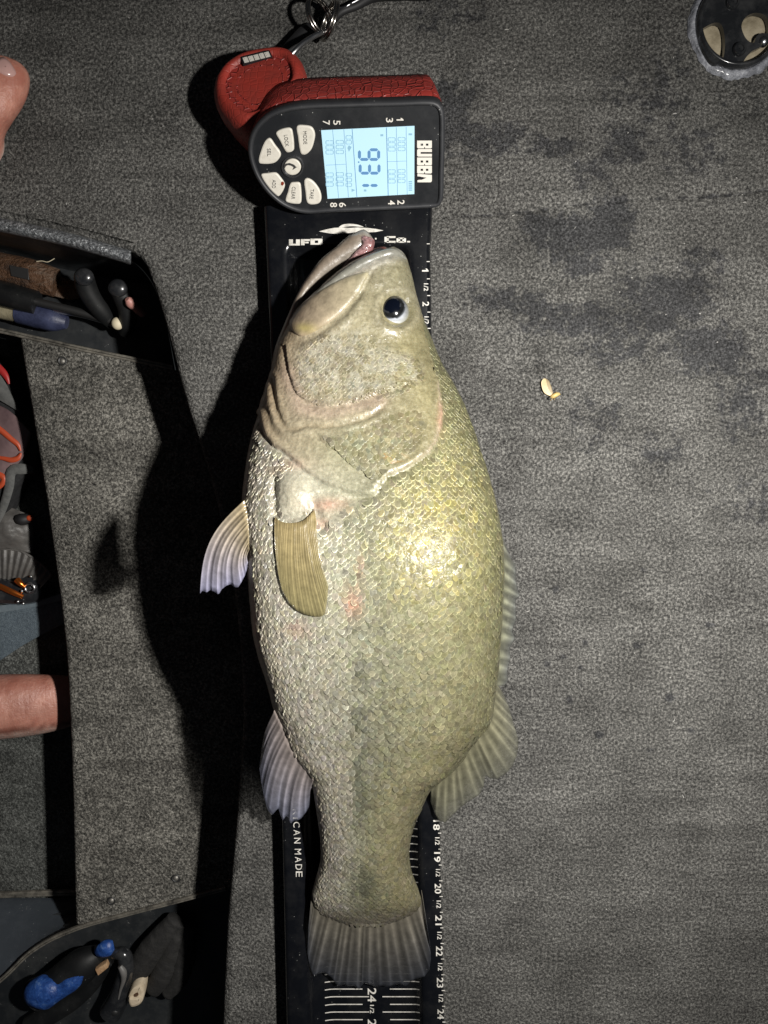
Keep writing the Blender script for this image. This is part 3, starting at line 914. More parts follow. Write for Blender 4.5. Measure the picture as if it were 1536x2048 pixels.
ring('split_ring', 'steel split ring hooked on the wire loop, left of the two', (640, 33), .0125, (.75, .12, .62), .0013, .018, 'steel split rings above the red grip')
ring('split_ring', 'steel split ring tied to the black lanyard, right of the two', (658, 42), .0133, (-.85, .25, .42), .0012, .016, 'steel split rings above the red grip')
ln = thing('lanyard', 'black braided lanyard leaving the frame at the top above the scale', 'lanyard', at(760, 0, 0))
tube('cord', [at(664, 40, .006), at(682, 24, .010), at(712, 12, .009), at(745, -8, .006), at(800, -14, .005), at(868, -14, .005), at(960, -90, .004)], [.0035, .003, .003, .0045, .005, .004, .004], M_cord, ln, sides=10, n=40)
tube('wire', [at(668, 12, .012), at(684, 16, .013), at(704, 6, .013), at(730, -8, .012)], [.0007] * 4, M_steel, ln, sides=6, n=20)

# ------------------------------------------------------------------ the bass
LFT = [(496, 783), (500, 772), (505, 752), (512, 730), (520, 714), (540, 682), (560, 657), (580, 636), (600, 614), (620, 597), (650, 577), (680, 560), (700, 551), (750, 540), (800, 524),
       (850, 509), (900, 499), (950, 493), (1000, 490), (1050, 494), (1100, 499), (1150, 503), (1200, 507), (1250, 512), (1300, 522), (1350, 537), (1400, 549),
       (1449, 565), (1497, 582), (1542, 616), (1570, 625), (1622, 633), (1683, 640), (1723, 640), (1763, 630), (1796, 624), (1815, 632), (1830, 648), (1842, 676), (1850, 708), (1853, 734)]
RGT = [(496, 790), (500, 798), (505, 806), (515, 813), (530, 818), (550, 824), (575, 830), (600, 835), (640, 849), (680, 866), (720, 882), (760, 905), (800, 926), (850, 946), (900, 963), (950, 979),
       (1000, 992), (1050, 1002), (1100, 1008), (1150, 1010), (1200, 1008), (1250, 1005), (1300, 1001), (1350, 997), (1400, 991), (1441, 983), (1493, 945), (1534, 915),
       (1574, 866), (1610, 847), (1659, 827), (1703, 819), (1743, 823), (1784, 838), (1806, 842), (1820, 833), (1834, 812), (1844, 784), (1850, 762), (1853, 742)]
THK = [(496, .004), (505, .010), (520, .016), (560, .0235), (600, .029), (650, .0335), (720, .0375), (800, .0415), (900, .0470), (1000, .0525), (1100, .0555), (1200, .054), (1300, .049), (1400, .042),
       (1500, .034), (1600, .0265), (1700, .0200), (1780, .0125), (1820, .0075), (1842, .0045), (1850, .0030), (1853, .0015)]
BOT = [(496, .048), (520, .036), (600, .018), (700, .011), (1500, .012), (1700, .016), (1780, .017), (1842, .0195), (1853, .0235)]
ZW = 1.10
def ridge_nz(x, y, k=1.0): return (fbm(x * k, y * k, 21) - .5)
HEADPOLY = [(519, 833), (524, 856), (531, 875), (546, 892), (567, 905), (583, 918), (599, 933), (617, 948), (635, 960), (655, 970), (676, 978), (697, 985), (717, 990), (733, 993), (745, 992), (754, 983), (762, 968),
            (776, 951), (796, 943), (813, 937), (828, 929), (840, 919), (858, 905), (872, 887), (879, 860), (884, 832), (878, 770), (862, 710), (846, 650), (860, 560), (800, 470), (600, 470), (500, 700), (490, 790)]
PREOP = [(571, 690), (574, 720), (580, 752), (590, 778), (604, 797), (624, 808), (645, 812), (672, 811), (700, 806), (724, 798), (750, 789), (785, 776), (812, 768)]
INTER = [(545, 758), (549, 790), (554, 820), (562, 842), (573, 857), (586, 861), (598, 859), (608, 852), (622, 851), (650, 854), (690, 849), (722, 840), (745, 830), (765, 816)]
FOLD = [(628, 868), (650, 888), (672, 904), (699, 928), (722, 946), (742, 962)]
FOLD2 = [(880, 800), (872, 830), (868, 860), (862, 884), (848, 902)]
EYE = (794, 620, 37)
CHEEK = [(596, 700), (640, 672), (700, 640), (735, 652), (760, 690), (800, 700), (840, 720), (850, 760), (790, 790), (720, 800), (640, 806), (600, 790), (585, 750)]
MAXIL = [(737, 545), (728, 566), (717, 589), (703, 606), (688, 622), (672, 636), (655, 648), (630, 663), (606, 673), (594, 670), (585, 662), (579, 650), (580, 640), (597, 613), (612, 601), (629, 589), (648, 577), (668, 566), (688, 557), (707, 550), (722, 546)]

def fish_body():
    ys = np.concatenate([np.linspace(496.5, 530, 16), np.linspace(533, 1000, 156), np.linspace(1004, 1852.5, 212)])
    NT, NB = 130, 26
    tt = np.linspace(-1, 1, NT)
    L_ = sinterp(LFT, ys); R_ = sinterp(RGT, ys); b = sinterp(THK, ys); z0 = interp(BOT, ys)
    zc = z0 + b
    rows = []
    for i, y in enumerate(ys):
        zs = zc[i] * 1.0 + .10 * b[i]
        pl = np.array(at(L_[i], y, zs)); pr = np.array(at(R_[i], y, zs))
        cx = (pl[0] + pr[0]) / 2; a = (pr[0] - pl[0]) / 2; wy = pl[1]
        s = np.sin(tt * math.pi / 2 * .999)
        k = float(ss(780, 1080, y)) * (1 - float(ss(1350, 1750, y)))
        nl = 2.2 + 2.0 * k; nr = 2.0 + .15 * k
        ex = np.where(s < 0, nl, nr)
        z = zc[i] + b[i] * (1 - np.abs(s) ** ex) ** (1 / ex)
        top = np.stack([cx + a * s, np.full(NT, wy), z], -1)
        tb = np.linspace(1, -1, NB + 2)[1:-1]
        sb = np.sin(tb * math.pi / 2)
        zb = zc[i] - b[i] * np.sqrt(np.maximum(0, 1 - sb ** 2))
        bot = np.stack([cx + a * sb, np.full(NB, wy), zb], -1)
        rows.append(np.vstack([top, bot]))
    V = np.array(rows)
    nr_, nc = V.shape[:2]
    # outward directions
    du = np.roll(V, -1, 1) - np.roll(V, 1, 1)
    dv = np.gradient(V, axis=0)
    nrm = np.cross(dv, du); nrm /= np.linalg.norm(nrm, axis=2)[..., None] + 1e-12
    flip = (nrm[:, :NT, 2].mean() < 0); nrm = -nrm if flip else nrm
    px, py = proj(V)
    top = np.zeros((nr_, nc), bool); top[:, :NT] = True
    h = np.zeros((nr_, nc))
    ins = inside(px, py, HEADPOLY); dh = dist_poly(px, py, HEADPOLY[:27])
    sd = np.where(ins, dh, -dh)
    # gill cover lies proud of the shoulder, thinning out forwards
    h += np.where(ins, .0021 * ss(-5, 8, sd) * (1 - .9 * ss(10, 150, sd)), 0)
    h -= np.where(~ins & (py < 1060), .0010 * np.exp(-(dh / 9.0) ** 2), 0)
    h += np.where(ins, .0008 * np.exp(-((dh - 9) / 5.) ** 2), 0)
    h -= np.where(ins, .0008 * np.exp(-((dh - 19) / 5.) ** 2), 0)
    d = dist_poly(px, py, PREOP)
    below = py > np.interp(px, [p[0] for p in PREOP], [p[1] for p in PREOP])
    h += np.where(below, -.0016, .0006) * np.exp(-(d / 8.) ** 2)
    d = dist_poly(px, py, INTER)
    h -= .0016 * np.exp(-(d / 4.5) ** 2); h += .0010 * np.exp(-((d - 10) / 6.) ** 2)
    d = dist_poly(px, py, FOLD); h -= .0012 * np.exp(-(d / 4.) ** 2); h += .0006 * np.exp(-((d - 8) / 5.) ** 2)
    d = dist_poly(px, py, FOLD2); h -= .0014 * np.exp(-(d / 4.5) ** 2); h += .0009 * np.exp(-((d - 9) / 5.) ** 2)
    for k, (x0, y0, x1, y1) in enumerate([(690, 1000, 745, 992), (640, 985, 690, 1002)]):
        h -= .001 * np.exp(-(dist_poly(px, py, [(x0, y0), (x1, y1)]) / 5.) ** 2)
    # eye socket, brow and snout
    de = np.hypot(px - EYE[0], py - EYE[1])
    h -= np.where(top, .0050 * (1 - ss(24, 37, de)), 0); h += np.where(top, .0013 * np.exp(-((de - 43) / 6.) ** 2), 0)
    h -= .0012 * np.exp(-(dist_poly(px, py, [(742, 548), (728, 578), (716, 594)]) / 4.) ** 2)
    h -= .0018 * np.exp(-(dist_poly(px, py, [(716, 594), (690, 626), (655, 655), (608, 682), (588, 684)]) / 8.) ** 2)
    h += .0014 * np.exp(-(dist_poly(px, py, [(718, 606), (690, 642), (655, 668), (612, 694)]) / 9.) ** 2)
    h -= .0010 * np.exp(-(dist_poly(px, py, [(800, 532), (770, 526), (745, 540)]) / 5.) ** 2)
    for x0, y0 in ((798, 567), (806, 578)): h -= .0016 * np.exp(-((px - x0) ** 2 + (py - y0) ** 2) / 9.)
    # shoulder under the pectoral fin
    h += .0050 * np.exp(-(((px - 586) / 30.) ** 2 + ((py - 985) / 38.) ** 2))
    h -= .0024 * np.exp(-(dist_poly(px, py, [(549, 955), (547, 990), (551, 1030)]) / 7.) ** 2)
    h -= .0026 * np.exp(-(dist_poly(px, py, [(626, 1005), (634, 1035), (648, 1055)]) / 9.) ** 2)
    # wrinkles and soft lumps
    h += np.where(top, .0012 * ridge_nz(px / 60, py / 60) + .0005 * (fbm(px / 9, py / 9, 33) - .5), 0)
    h += np.where(top & ins, .0007 * (fbm(px / 13, py / 22, 41) - .5), 0)
    edge = np.ones((nr_, nc)); edge[:, :NT] = 1 - np.abs(tt) ** 10
    h = h * np.where(ins, .72, 1.0)
    V = V + nrm * (h * np.where(top, edge, 0))[..., None]
    return V, px, py, top, grid_faces(nr_, nc, True)

BV, BX, BY, BTOP, BF = fish_body()
NRW, NCL = BV.shape[:2]
capF = [tuple(range(NCL)), tuple(reversed(range((NRW - 1) * NCL, NRW * NCL)))]

def fish_colour(px, py, ins=None):
    """pigment of the skin: pale belly, olive flank with a dull dark band, golden shoulder, brown tail"""
    px = np.asarray(px, float); py = np.asarray(py, float)
    L_ = sinterp(LFT, py); R_ = sinterp(RGT, py)
    u = np.clip((px - L_) / np.maximum(R_ - L_, 4), 0, 1)
    u = u + .06 * (fbm(px / 50, py / 50, 3) - .5)
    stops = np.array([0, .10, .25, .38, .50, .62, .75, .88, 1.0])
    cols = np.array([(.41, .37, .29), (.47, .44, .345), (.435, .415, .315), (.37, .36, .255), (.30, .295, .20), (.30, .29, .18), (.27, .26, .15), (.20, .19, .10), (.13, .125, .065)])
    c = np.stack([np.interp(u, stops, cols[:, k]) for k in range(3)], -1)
    # tail half is duller
    t = ss(1150, 1700, py)[..., None] if np.ndim(py) else float(ss(1150, 1700, py))
    dull = np.stack([np.interp(u, stops, v) for v in ([.32, .375, .345, .275, .225, .235, .225, .185, .13], [.285, .345, .32, .265, .215, .22, .205, .165, .12], [.225, .28, .25, .19, .135, .13, .115, .095, .07])], -1)
    c = c * (1 - t) + dull * t
    # the broken lateral band
    xb = np.interp(py, [900, 1100, 1300, 1500, 1700, 1830], [735, 725, 712, 718, 728, 735])
    band = np.exp(-((px - xb) / 26.) ** 2) * ss(.42, .62, fbm(px / 34, py / 34, 17)) * ss(980, 1150, py)
    c = c * (1 - .60 * band[..., None]) + np.array((.085, .092, .062)) * (.60 * band[..., None])
    # golden shoulder
    g_ = np.exp(-(((px - 855) / 105.) ** 2 + ((py - 1060) / 150.) ** 2)) * (.6 + .7 * fbm(px / 22, py / 22, 8))
    g_ = np.clip(g_, 0, 1)[..., None]
    c = c * (1 - .40 * g_) + np.array((.25, .215, .09)) * (.40 * g_)
    # head
    hd = inside(px, py, HEADPOLY) if ins is None else ins
    hs = (1 - ss(880, 1000, py)) * hd
    n1 = fbm(px / 16, py / 16, 51); n2 = fbm(px / 40, py / 40, 52)
    headc = np.stack([np.interp(u, [0, .15, .4, .6, .8, 1], v) for v in ([.40, .44, .39, .34, .29, .19], [.31, .385, .36, .315, .265, .175], [.235, .31, .28, .225, .165, .11])], -1)
    headc = headc * (.66 + .46 * n2[..., None]) * np.array((1.02, .985, .82))
    chk = inside(px, py, CHEEK); dc = dist_poly(px, py, CHEEK + CHEEK[:1])
    ck = (ss(-10, 22, np.where(chk, dc, -dc)) * ss(.30, .6, n1))[..., None]
    headc = headc * (1 - .65 * ck) + np.array((.47, .45, .35)) * .65 * ck
    op = (np.exp(-(((px - 720) / 60.) ** 2 + ((py - 890) / 40.) ** 2)) * ss(.40, .65, fbm(px / 11, py / 8, 61)))[..., None]
    headc = headc * (1 - .6 * op) + np.array((.46, .48, .36)) * .6 * op
    dk = (np.exp(-(((px - 710) / 80.) ** 2 + ((py - 905) / 42.) ** 2)) * .35)[..., None]
    headc = headc * (1 - dk) + np.array((.16, .18, .07)) * dk
    pk = np.exp(-(dist_poly(px, py, [(574, 740), (600, 815), (660, 826), (760, 800)]) / 17.) ** 2)[..., None]
    headc = headc * (1 - .5 * pk) + np.array((.46, .33, .26)) * .5 * pk
    ln_ = np.exp(-(dist_poly(px, py, INTER) / 4.) ** 2)[..., None]
    headc = headc * (1 - .35 * ln_) + np.array((.22, .16, .09)) * .35 * ln_
    rim = (np.exp(-(dist_poly(px, py, HEADPOLY[:27]) / 6.) ** 2))[..., None]
    headc = headc * (1 - .6 * rim) + np.array((.46, .37, .28)) * .6 * rim
    lip = np.exp(-(dist_poly(px, py, [(612, 604), (650, 576), (700, 545), (750, 520), (800, 506)]) / 16.) ** 2)[..., None]
    headc = headc * (1 - .8 * lip) + np.array((.36, .345, .31)) * .8 * lip
    sn = np.exp(-(((px - 800) / 45.) ** 2 + ((py - 560) / 42.) ** 2))[..., None]
    headc = headc * (1 - .5 * sn) + np.array((.21, .20, .14)) * .5 * sn
    eb = np.exp(-((np.hypot(px - 794, py - 620) - 42) / 9.) ** 2)[..., None]
    headc = headc * (1 - .35 * eb) + np.array((.34, .31, .22)) * .35 * eb
    c = c * (1 - hs[..., None]) + headc * hs[..., None]
    # pink bruises
    for x0, y0, rx, ry, a in ((704, 1205, 16, 26, .75), (594, 1255, 26, 16, .4), (655, 1010, 40, 14, .55), (640, 1045, 22, 12, .45), (720, 1140, 8, 40, .3), (880, 835, 7, 30, .5), (575, 930, 40, 14, .25)):
        k = (a * np.exp(-((px - x0) / rx) ** 2 - ((py - y0) / ry) ** 2) * (.4 + 1.1 * fbm(px / 9, py / 9, 71)))[..., None]
        k = np.clip(k, 0, 1)
        c = c * (1 - k) + np.array((.55, .26, .18)) * k
    k = (np.exp(-((px - 785) / 22.) ** 2 - ((py - 917) / 8.) ** 2) * ss(.42, .6, fbm(px / 6, py / 6, 72)))[..., None]
    c = c * (1 - k) + np.array((.50, .26, .05)) * k
    pb = np.exp(-(((px - 588) / 28.) ** 2 + ((py - 995) / 38.) ** 2))[..., None]
    c = c * (1 - .6 * pb) + np.array((.44, .40, .29)) * .6 * pb
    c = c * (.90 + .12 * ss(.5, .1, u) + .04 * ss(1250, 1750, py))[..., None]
    lum = c.mean(-1, keepdims=True)
    kt = ss(1792, 1850, py)[..., None]
    return (c * .93 + lum * .07) * .87 * (1 - kt) + np.array((.120, .108, .084)) * kt

M_skin = mat('fish_skin', (.3, .28, .2), .42, 0.0, .42, .12, .18); n = N(M_skin)
n.b.inputs['Subsurface Weight'].default_value = .06
n.b.inputs['Subsurface Radius'].default_value = (.004, .002, .001)
n.b.inputs['Subsurface Scale'].default_value = .5
fl_ = n.noise(420, 3, .7); fl2 = n.noise(160, 4, .65)
c = n.mix(1.0, n.attr(), n.ramp(fl_, [(.30, .80), (.5, 1.0), (.70, 1.22)]), 'MULTIPLY')
c = n.mix(1.0, c, n.ramp(fl2, [(.3, .82), (.7, 1.2)]), 'MULTIPLY')
n.set('Base Color', c)
n.set('Roughness', n.math('ADD', n.ramp(fl_, [(.36, .16), (.60, .42)]), n.ramp(fl2, [(.35, .0), (.7, .16)])))
hgt = n.math('ADD', n.math('MULTIPLY', fl_, .7), n.math('MULTIPLY', n.voro(330), .6))
n.bump(hgt, .0006, .8)
M_scale = mat('fish_scale_skin', (.3, .28, .2), .32, 0.0, .27, .0, .25); n = N(M_scale)
c = n.mix(1.0, n.attr(), n.ramp(n.noise(380, 3, .7), [(.3, .72), (.7, 1.3)]), 'MULTIPLY')
n.set('Base Color', c)
n.set('Roughness', n.ramp(n.noise(200, 2), [(.35, .20), (.65, .42)]))
n.bump(n.noise(700, 2), .0004, .6)
M_lip = mat('fish_lip', (.36, .33, .29), .36, 0.0, .5, .75, .10); n = N(M_lip)
n.set('Base Color', n.mix(1.0, n.attr(), n.ramp(n.noise(150, 4, .7), [(.3, .72), (.7, 1.2)]), 'MULTIPLY')); n.bump(n.noise(260, 4, .7), .0008, .6)

bass = thing('bass', 'large olive and gold bass lying on its side on the black measuring board', 'fish', at(760, 1150, .02))
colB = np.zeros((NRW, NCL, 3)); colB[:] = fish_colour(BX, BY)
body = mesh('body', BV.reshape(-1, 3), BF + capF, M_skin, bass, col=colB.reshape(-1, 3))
fix_normals(body)
# lookup of the skin surface along a sight line
tris = [f for f in BF]
BVH = BVHTree.FromPolygons([Vector(v) for v in BV.reshape(-1, 3)], tris)
CAM = Vector((0, 0, H))
def skin(px, py):
    d = Vector(ray(px, py)).normalized()
    p, nrm, i, t = BVH.ray_cast(CAM, d)
    if p is None: return None, None
    if nrm.dot(d) > 0: nrm = -nrm
    return np.array(p), np.array(nrm)
def on_skin(px, py, lift=0.0, default=.05):
    p, nrm = skin(px, py)
    if p is None: return np.array(at(px, py, default))
    return p + nrm * lift

# scales: shield-shaped plates in staggered rows, free edge towards the tail
def scale_plate(p, nrm, s, w, rnd, base, edge):
    nrm = nrm + rng.normal(0, rnd[4], 3); nrm = nrm / np.linalg.norm(nrm)
    t = np.array((0, -1.0, 0)); t = t - nrm * (t @ nrm); t /= np.linalg.norm(t)
    q = np.cross(nrm, t)
    ca, sa = math.cos(rnd[0]), math.sin(rnd[0]); t, q = t * ca + q * sa, q * ca - t * sa
    hi = .00019 * s / .0027 * (1 + rnd[1]); V = []; C = []
    V.append(p + nrm * (hi * .62)); C.append(base * (.74 + rnd[2]))
    arc = []
    for a in (-115, -72, -38, -12, 12, 38, 72, 115):
        r = math.radians(a)
        x = math.sin(r) * w * .98; y = (math.cos(r) ** 1 if a else 1) * s * 1.02
        k = (math.cos(r) + .42) / 1.42
        arc.append((x, y, k))
    for x, y, k in arc:
        V.append(p + t * y * .80 + q * x * .80 + nrm * (hi * (.25 + .62 * max(k, 0)))); C.append(base * (.80 + rnd[2]))
    for x, y, k in arc:
        V.append(p + t * y + q * x + nrm * (hi * (.0 + .78 * max(k, 0)))); C.append(base * (1 - max(k, 0)) + edge * max(k, 0))
    for x, y, k in arc[1:-1]:
        V.append(p + t * y * 1.02 + q * x * 1.02 - nrm * .00035); C.append(base * (rnd[3] if len(rnd) > 3 else .60))
    F = []
    n_ = 8
    for i in range(n_ - 1):
        F.append((0, 1 + i, 2 + i)); F.append((1 + i, 9 + i, 10 + i, 2 + i))
    F.append((0, 8, 1)); F.append((8, 16, 9, 1))
    for i in range(5): F.append((10 + i, 17 + i, 18 + i, 11 + i))
    return np.array(V), F, np.array(C)
cands = []
y = 690.0; row = 0
while y < 1850:
    sy = float(np.interp(y, [690, 840, 1000, 1250, 1500, 1700, 1800, 1850], [6.6, 8.8, 11.0, 11.4, 11.0, 10.0, 7.4, 5.0]))
    xl = float(np.interp(y, [840, 1000, 1200, 1500, 1850], [770, 748, 738, 735, 738]))
    L0 = float(sinterp(LFT, y)); R0 = float(sinterp(RGT, y))
    base_w = float(np.interp(y, [690, 840, 1000, 1250, 1500, 1700, 1800, 1850], [8.4, 10.8, 13.8, 14.4, 13.6, 12.0, 9.6, 8.2]))
    for sgn in (-1, 1):
        x = xl + (base_w / 2 if row % 2 else 0) * sgn
        if sgn == 1 and row % 2 == 0: x += base_w
        while L0 + 3 < x < R0 - 3:
            u = (x - L0) / (R0 - L0)
            wloc = base_w * float(np.interp(u, [0, .12, .3, .5, .8, 1], [.42, .62, .9, 1, .92, .45]))
            cands.append((x + random.uniform(-.4, .4), y + random.uniform(-.6, .6) + (u - .5) ** 2 * 26 * float(ss(900, 1300, y)), wloc, sy))
            x += sgn * wloc
    y += sy * .5 * 1.0
    row += 1
cands = np.array(cands)
bad = inside(cands[:, 0], cands[:, 1], HEADPOLY)
headc_ = []
OPERC = [(640, 872), (700, 862), (770, 835), (835, 815), (850, 850), (835, 890), (790, 920), (752, 955), (715, 935), (680, 905)]
for k in range(46):
    for l_ in range(46):
        x = 575 + k * 7.6 + (3.8 if l_ % 2 else 0) + random.uniform(-1.2, 1.2); y = 655 + l_ * 3.9 * 1.0 + random.uniform(-1.2, 1.2)
        if inside(np.array([x]), np.array([y]), CHEEK)[0] and np.hypot(x - 794, y - 620) > 52 and y > 668: headc_.append((x, y, 7.6, 7.4))
for k in range(26):
    for l_ in range(26):
        x = 630 + k * 11.5 + (5.7 if l_ % 2 else 0) + random.uniform(-1.5, 1.5); y = 815 + l_ * 5.6 + random.uniform(-1.5, 1.5)
        if inside(np.array([x]), np.array([y]), OPERC)[0]: headc_.append((x, y, 11.5, 10.5))
headc_ = np.array(headc_)
dd = dist_poly(cands[:, 0], cands[:, 1], HEADPOLY[:27])
pb = (((cands[:, 0] - 588) / 36) ** 2 + ((cands[:, 1] - 985) / 52) ** 2) < 1
gillskin = inside(cands[:, 0], cands[:, 1], [(617, 955), (745, 992), (700, 1012), (648, 1052), (620, 1040)])
keep = ~bad & (dd > 6) & ~pb & ~gillskin & (cands[:, 1] < 1852)
cands = cands[keep]
nbody = len(cands); cands = np.vstack([cands, headc_])
colS = np.vstack([fish_colour(cands[:nbody, 0], cands[:nbody, 1], np.zeros(nbody, bool)), fish_colour(cands[nbody:, 0], cands[nbody:, 1], np.ones(len(headc_), bool))])
plates = []
for ci, ((x, y, w, sy), cb_) in enumerate(zip(cands, colS)):
    p, nrm = skin(x, y)
    if p is None or nrm[2] < .10: continue
    depth = (H - p[2]) / FPX
    s = sy * 1.02 * depth / max(.45, math.sqrt(max(.05, 1 - nrm[1] ** 2)))
    w_ = w * .60 * depth / max(.34, nrm[2])
    u_ = (x - float(sinterp(LFT, y))) / max(4., float(sinterp(RGT, y) - sinterp(LFT, y)))
    j = rng.normal(0, .07); gold = float(np.exp(-(((x - 860) / 100.) ** 2 + ((y - 1060) / 150.) ** 2)))
    hue = np.array((1 + rng.normal(0, .02) + .06 * gold * rng.random(), 1 + rng.normal(0, .015), 1 + rng.normal(0, .05) - .25 * gold * rng.random()))
    base = np.clip(cb_ * hue * (1 + j), .01, .9)
    if gold > .2 and rng.random() < .30 * gold: base = np.clip(base * rng.uniform(1.1, 1.4) * np.array((1.03, .99, .84)), 0, .7)  # glints painted into the colour: some golden scales made brighter
    elif rng.random() < .05: base = base * rng.uniform(1.1, 1.3)
    if rng.random() < .04: base = base * .75
    edge = np.clip(base * rng.uniform(1.5, 2.6) + np.array((.03, .03, .016)), 0, .9)  # light caught on the free edge is painted in as a paler colour
    if ci >= nbody:
        edge = base * 1.06; s *= .92; p = p - nrm * .00012
    elif u_ < .30: base = base * np.interp(u_, [0, .15, .3], [.95, .88, .90])
    plates.append((w * sy, scale_plate(p, nrm, s, w_, (rng.normal(0, .09), rng.normal(0, .25), rng.normal(0, .05), (.66 if u_ > .4 else .84) if ci < nbody else 1.0, .065 if ci < nbody else .03), base, edge)))
plates.sort(key=lambda q: -q[0])
for _, (V, F, C) in plates[:290]:
    mesh('scale', V, F, M_scale, bass, col=C)
g = Geo()
for _, (V, F, C) in plates[290:]: g.add(V, F, C)
g.obj('scales', M_scale, bass, kind='stuff')

# fins
def fin_mat(name, alpha, rough=.3, trans=.0):
    m = mat(name, (.3, .28, .2), rough, 0.0, .5, .6, .12); n = N(m)
    c = n.mix(1.0, n.attr(), n.ramp(n.noise(140, 4, .7), [(.3, .75), (.7, 1.2)]), 'MULTIPLY')
    n.set('Base Color', c)
    n.bump(n.noise(300, 3), .0004, .5)
    at_ = n.new('ShaderNodeAttribute', attribute_name='tint')
    n.set('Alpha', n.math('MULTIPLY', at_.outputs['Alpha'], alpha))
    return m
M_fin = fin_mat('fin_membrane', 1.0)
def fin(name, base, tip, zb, zt, rays, root, end, ray_c=1.35, K=18, per=5, skin_lift=None, alpha=(1, 1), ridge=.0004, fray=0.0, label=None, tilt=0.0, curve=0.0, wave=0.0, notch=0.0):
    M = rays * per + 1
    wd = rng.uniform(.62, 1.38, rays); kn_ = np.concatenate([[0], np.cumsum(wd)]) / wd.sum()
    pr_ = np.interp(np.arange(M) / per, np.arange(rays + 1), kn_) * 999
    Bd = cr(base, 1000); Td = lin(tip, 1000)
    Bp = np.stack([np.interp(pr_, np.arange(1000), Bd[:, q]) for q in (0, 1)], -1); Tp = np.stack([np.interp(pr_, np.arange(1000), Td[:, q]) for q in (0, 1)], -1)
    V = []; C = []
    root = np.array(root); end = np.array(end)
    zb = np.interp(np.linspace(0, 1, M), np.linspace(0, 1, np.size(zb)), np.atleast_1d(zb)); zt = np.interp(np.linspace(0, 1, M), np.linspace(0, 1, np.size(zt)), np.atleast_1d(zt))
    jit = rng.normal(0, 1, rays + 2)
    for k in range(K):
        t = k / (K - 1)
        for j in range(M):
            ph = (j % per) / per; rr = (.5 + .5 * math.cos(2 * math.pi * ph)) ** 1.8
            ri = int(round(j / per))
            tt_ = t * (1 + fray * jit[ri] * (1 if j % per == 0 else .6)) if t > .8 else t
            x = Bp[j][0] + (Tp[j][0] - Bp[j][0]) * tt_; y = Bp[j][1] + (Tp[j][1] - Bp[j][1]) * tt_
            if curve:
                dx, dy = Tp[j] - Bp[j]; x += -dy * curve * math.sin(math.pi * t); y += dx * curve * math.sin(math.pi * t)
            zz = ridge * rr * (1 - .4 * t) + wave * math.sin(j * .55 + t * 2)
            if skin_lift is not None:
                p = on_skin(x, y, skin_lift[0] + (skin_lift[1] - skin_lift[0]) * t + zz)
            else:
                p = np.array(at(x, y, zb[j] + (zt[j] - zb[j]) * t + .3 * tilt * math.sin(math.pi * t) + zz))
            V.append(p)
            fork = .5 + .5 * math.cos(4 * math.pi * ph) if t > .45 else rr
            strength = rr * (1 - t * .5) + fork * t * .4
            c = (root * (1 - t) + end * t) * (.80 + (ray_c - .80) * strength * min(1, .15 + t * 2.5)) * (1 + .14 * math.sin(ri * 2.7) + .25 * (fbm(x / 24., y / 24., 19) - .5))
            a = (alpha[0] + (alpha[1] - alpha[0]) * t); a = a + (1 - a) * .45 * rr
            C.append((*c, a))
    F = grid_faces(K, M)
    o = mesh(name, V, F, M_fin, bass, col=C, label=label)
    sm = o.modifiers.new('thickness', 'SOLIDIFY'); sm.thickness = .00025; sm.offset = 0
    return o
fin('pectoral_fin', [(551, 1036), (566, 1044), (585, 1046), (605, 1042), (628, 1018)],
    [(560, 1150), (566, 1180), (580, 1205), (594, 1218), (612, 1227), (631, 1231), (642, 1231), (650, 1226), (655, 1200), (657, 1172)],
    .1, .1, 24, (.30, .235, .115), (.235, .205, .10), 1.25, skin_lift=(.0016, .0022), alpha=(1, .62), ridge=.00022, per=4, curve=.03)
fin('pelvic_fin', [(489, 1000), (495, 1030), (498, 1065), (498, 1100)],
    [(400, 1187), (405, 1181), (413, 1185), (420, 1180), (428, 1183), (437, 1189), (444, 1178), (453, 1171), (462, 1168), (470, 1175), (477, 1174), (484, 1162), (490, 1150), (497, 1128)],
    (.112, .114, .114, .112), (.098, .104), 10, (.36, .29, .17), (.22, .22, .31), 1.8, ridge=.0007, alpha=(.98, .7), curve=.13, wave=.0004)
fin('anal_fin', [(549, 1420), (566, 1456), (584, 1499), (610, 1530), (627, 1560)],
    [(523, 1500), (519, 1535), (523, 1565), (528, 1592), (535, 1618), (544, 1631), (551, 1622), (557, 1616), (561, 1630), (566, 1641), (572, 1632), (577, 1634), (581, 1648), (588, 1640), (594, 1641), (602, 1637), (612, 1624), (619, 1612), (622, 1598)],
    (.084, .066), (.056, .050, .044), 12, (.25, .21, .19), (.17, .18, .24), 1.7, ridge=.0007, alpha=(.95, .36), curve=.05, wave=.0005)
fin('spiny_dorsal_fin', [(1000, 1060), (1004, 1110), (1003, 1170), (1001, 1240), (996, 1310), (990, 1372)],
    [(1011, 1090), (1024, 1122), (1031, 1128), (1032, 1165), (1040, 1192), (1031, 1200), (1032, 1240), (1024, 1262), (1030, 1276), (1019, 1296), (1021, 1318), (1014, 1340), (1016, 1362), (1008, 1372)],
    (.062, .060, .056), (.030, .026, .030), 11, (.14, .14, .085), (.085, .09, .085), 3.0, ridge=.0026, alpha=(1, .6), per=6, wave=.0004)
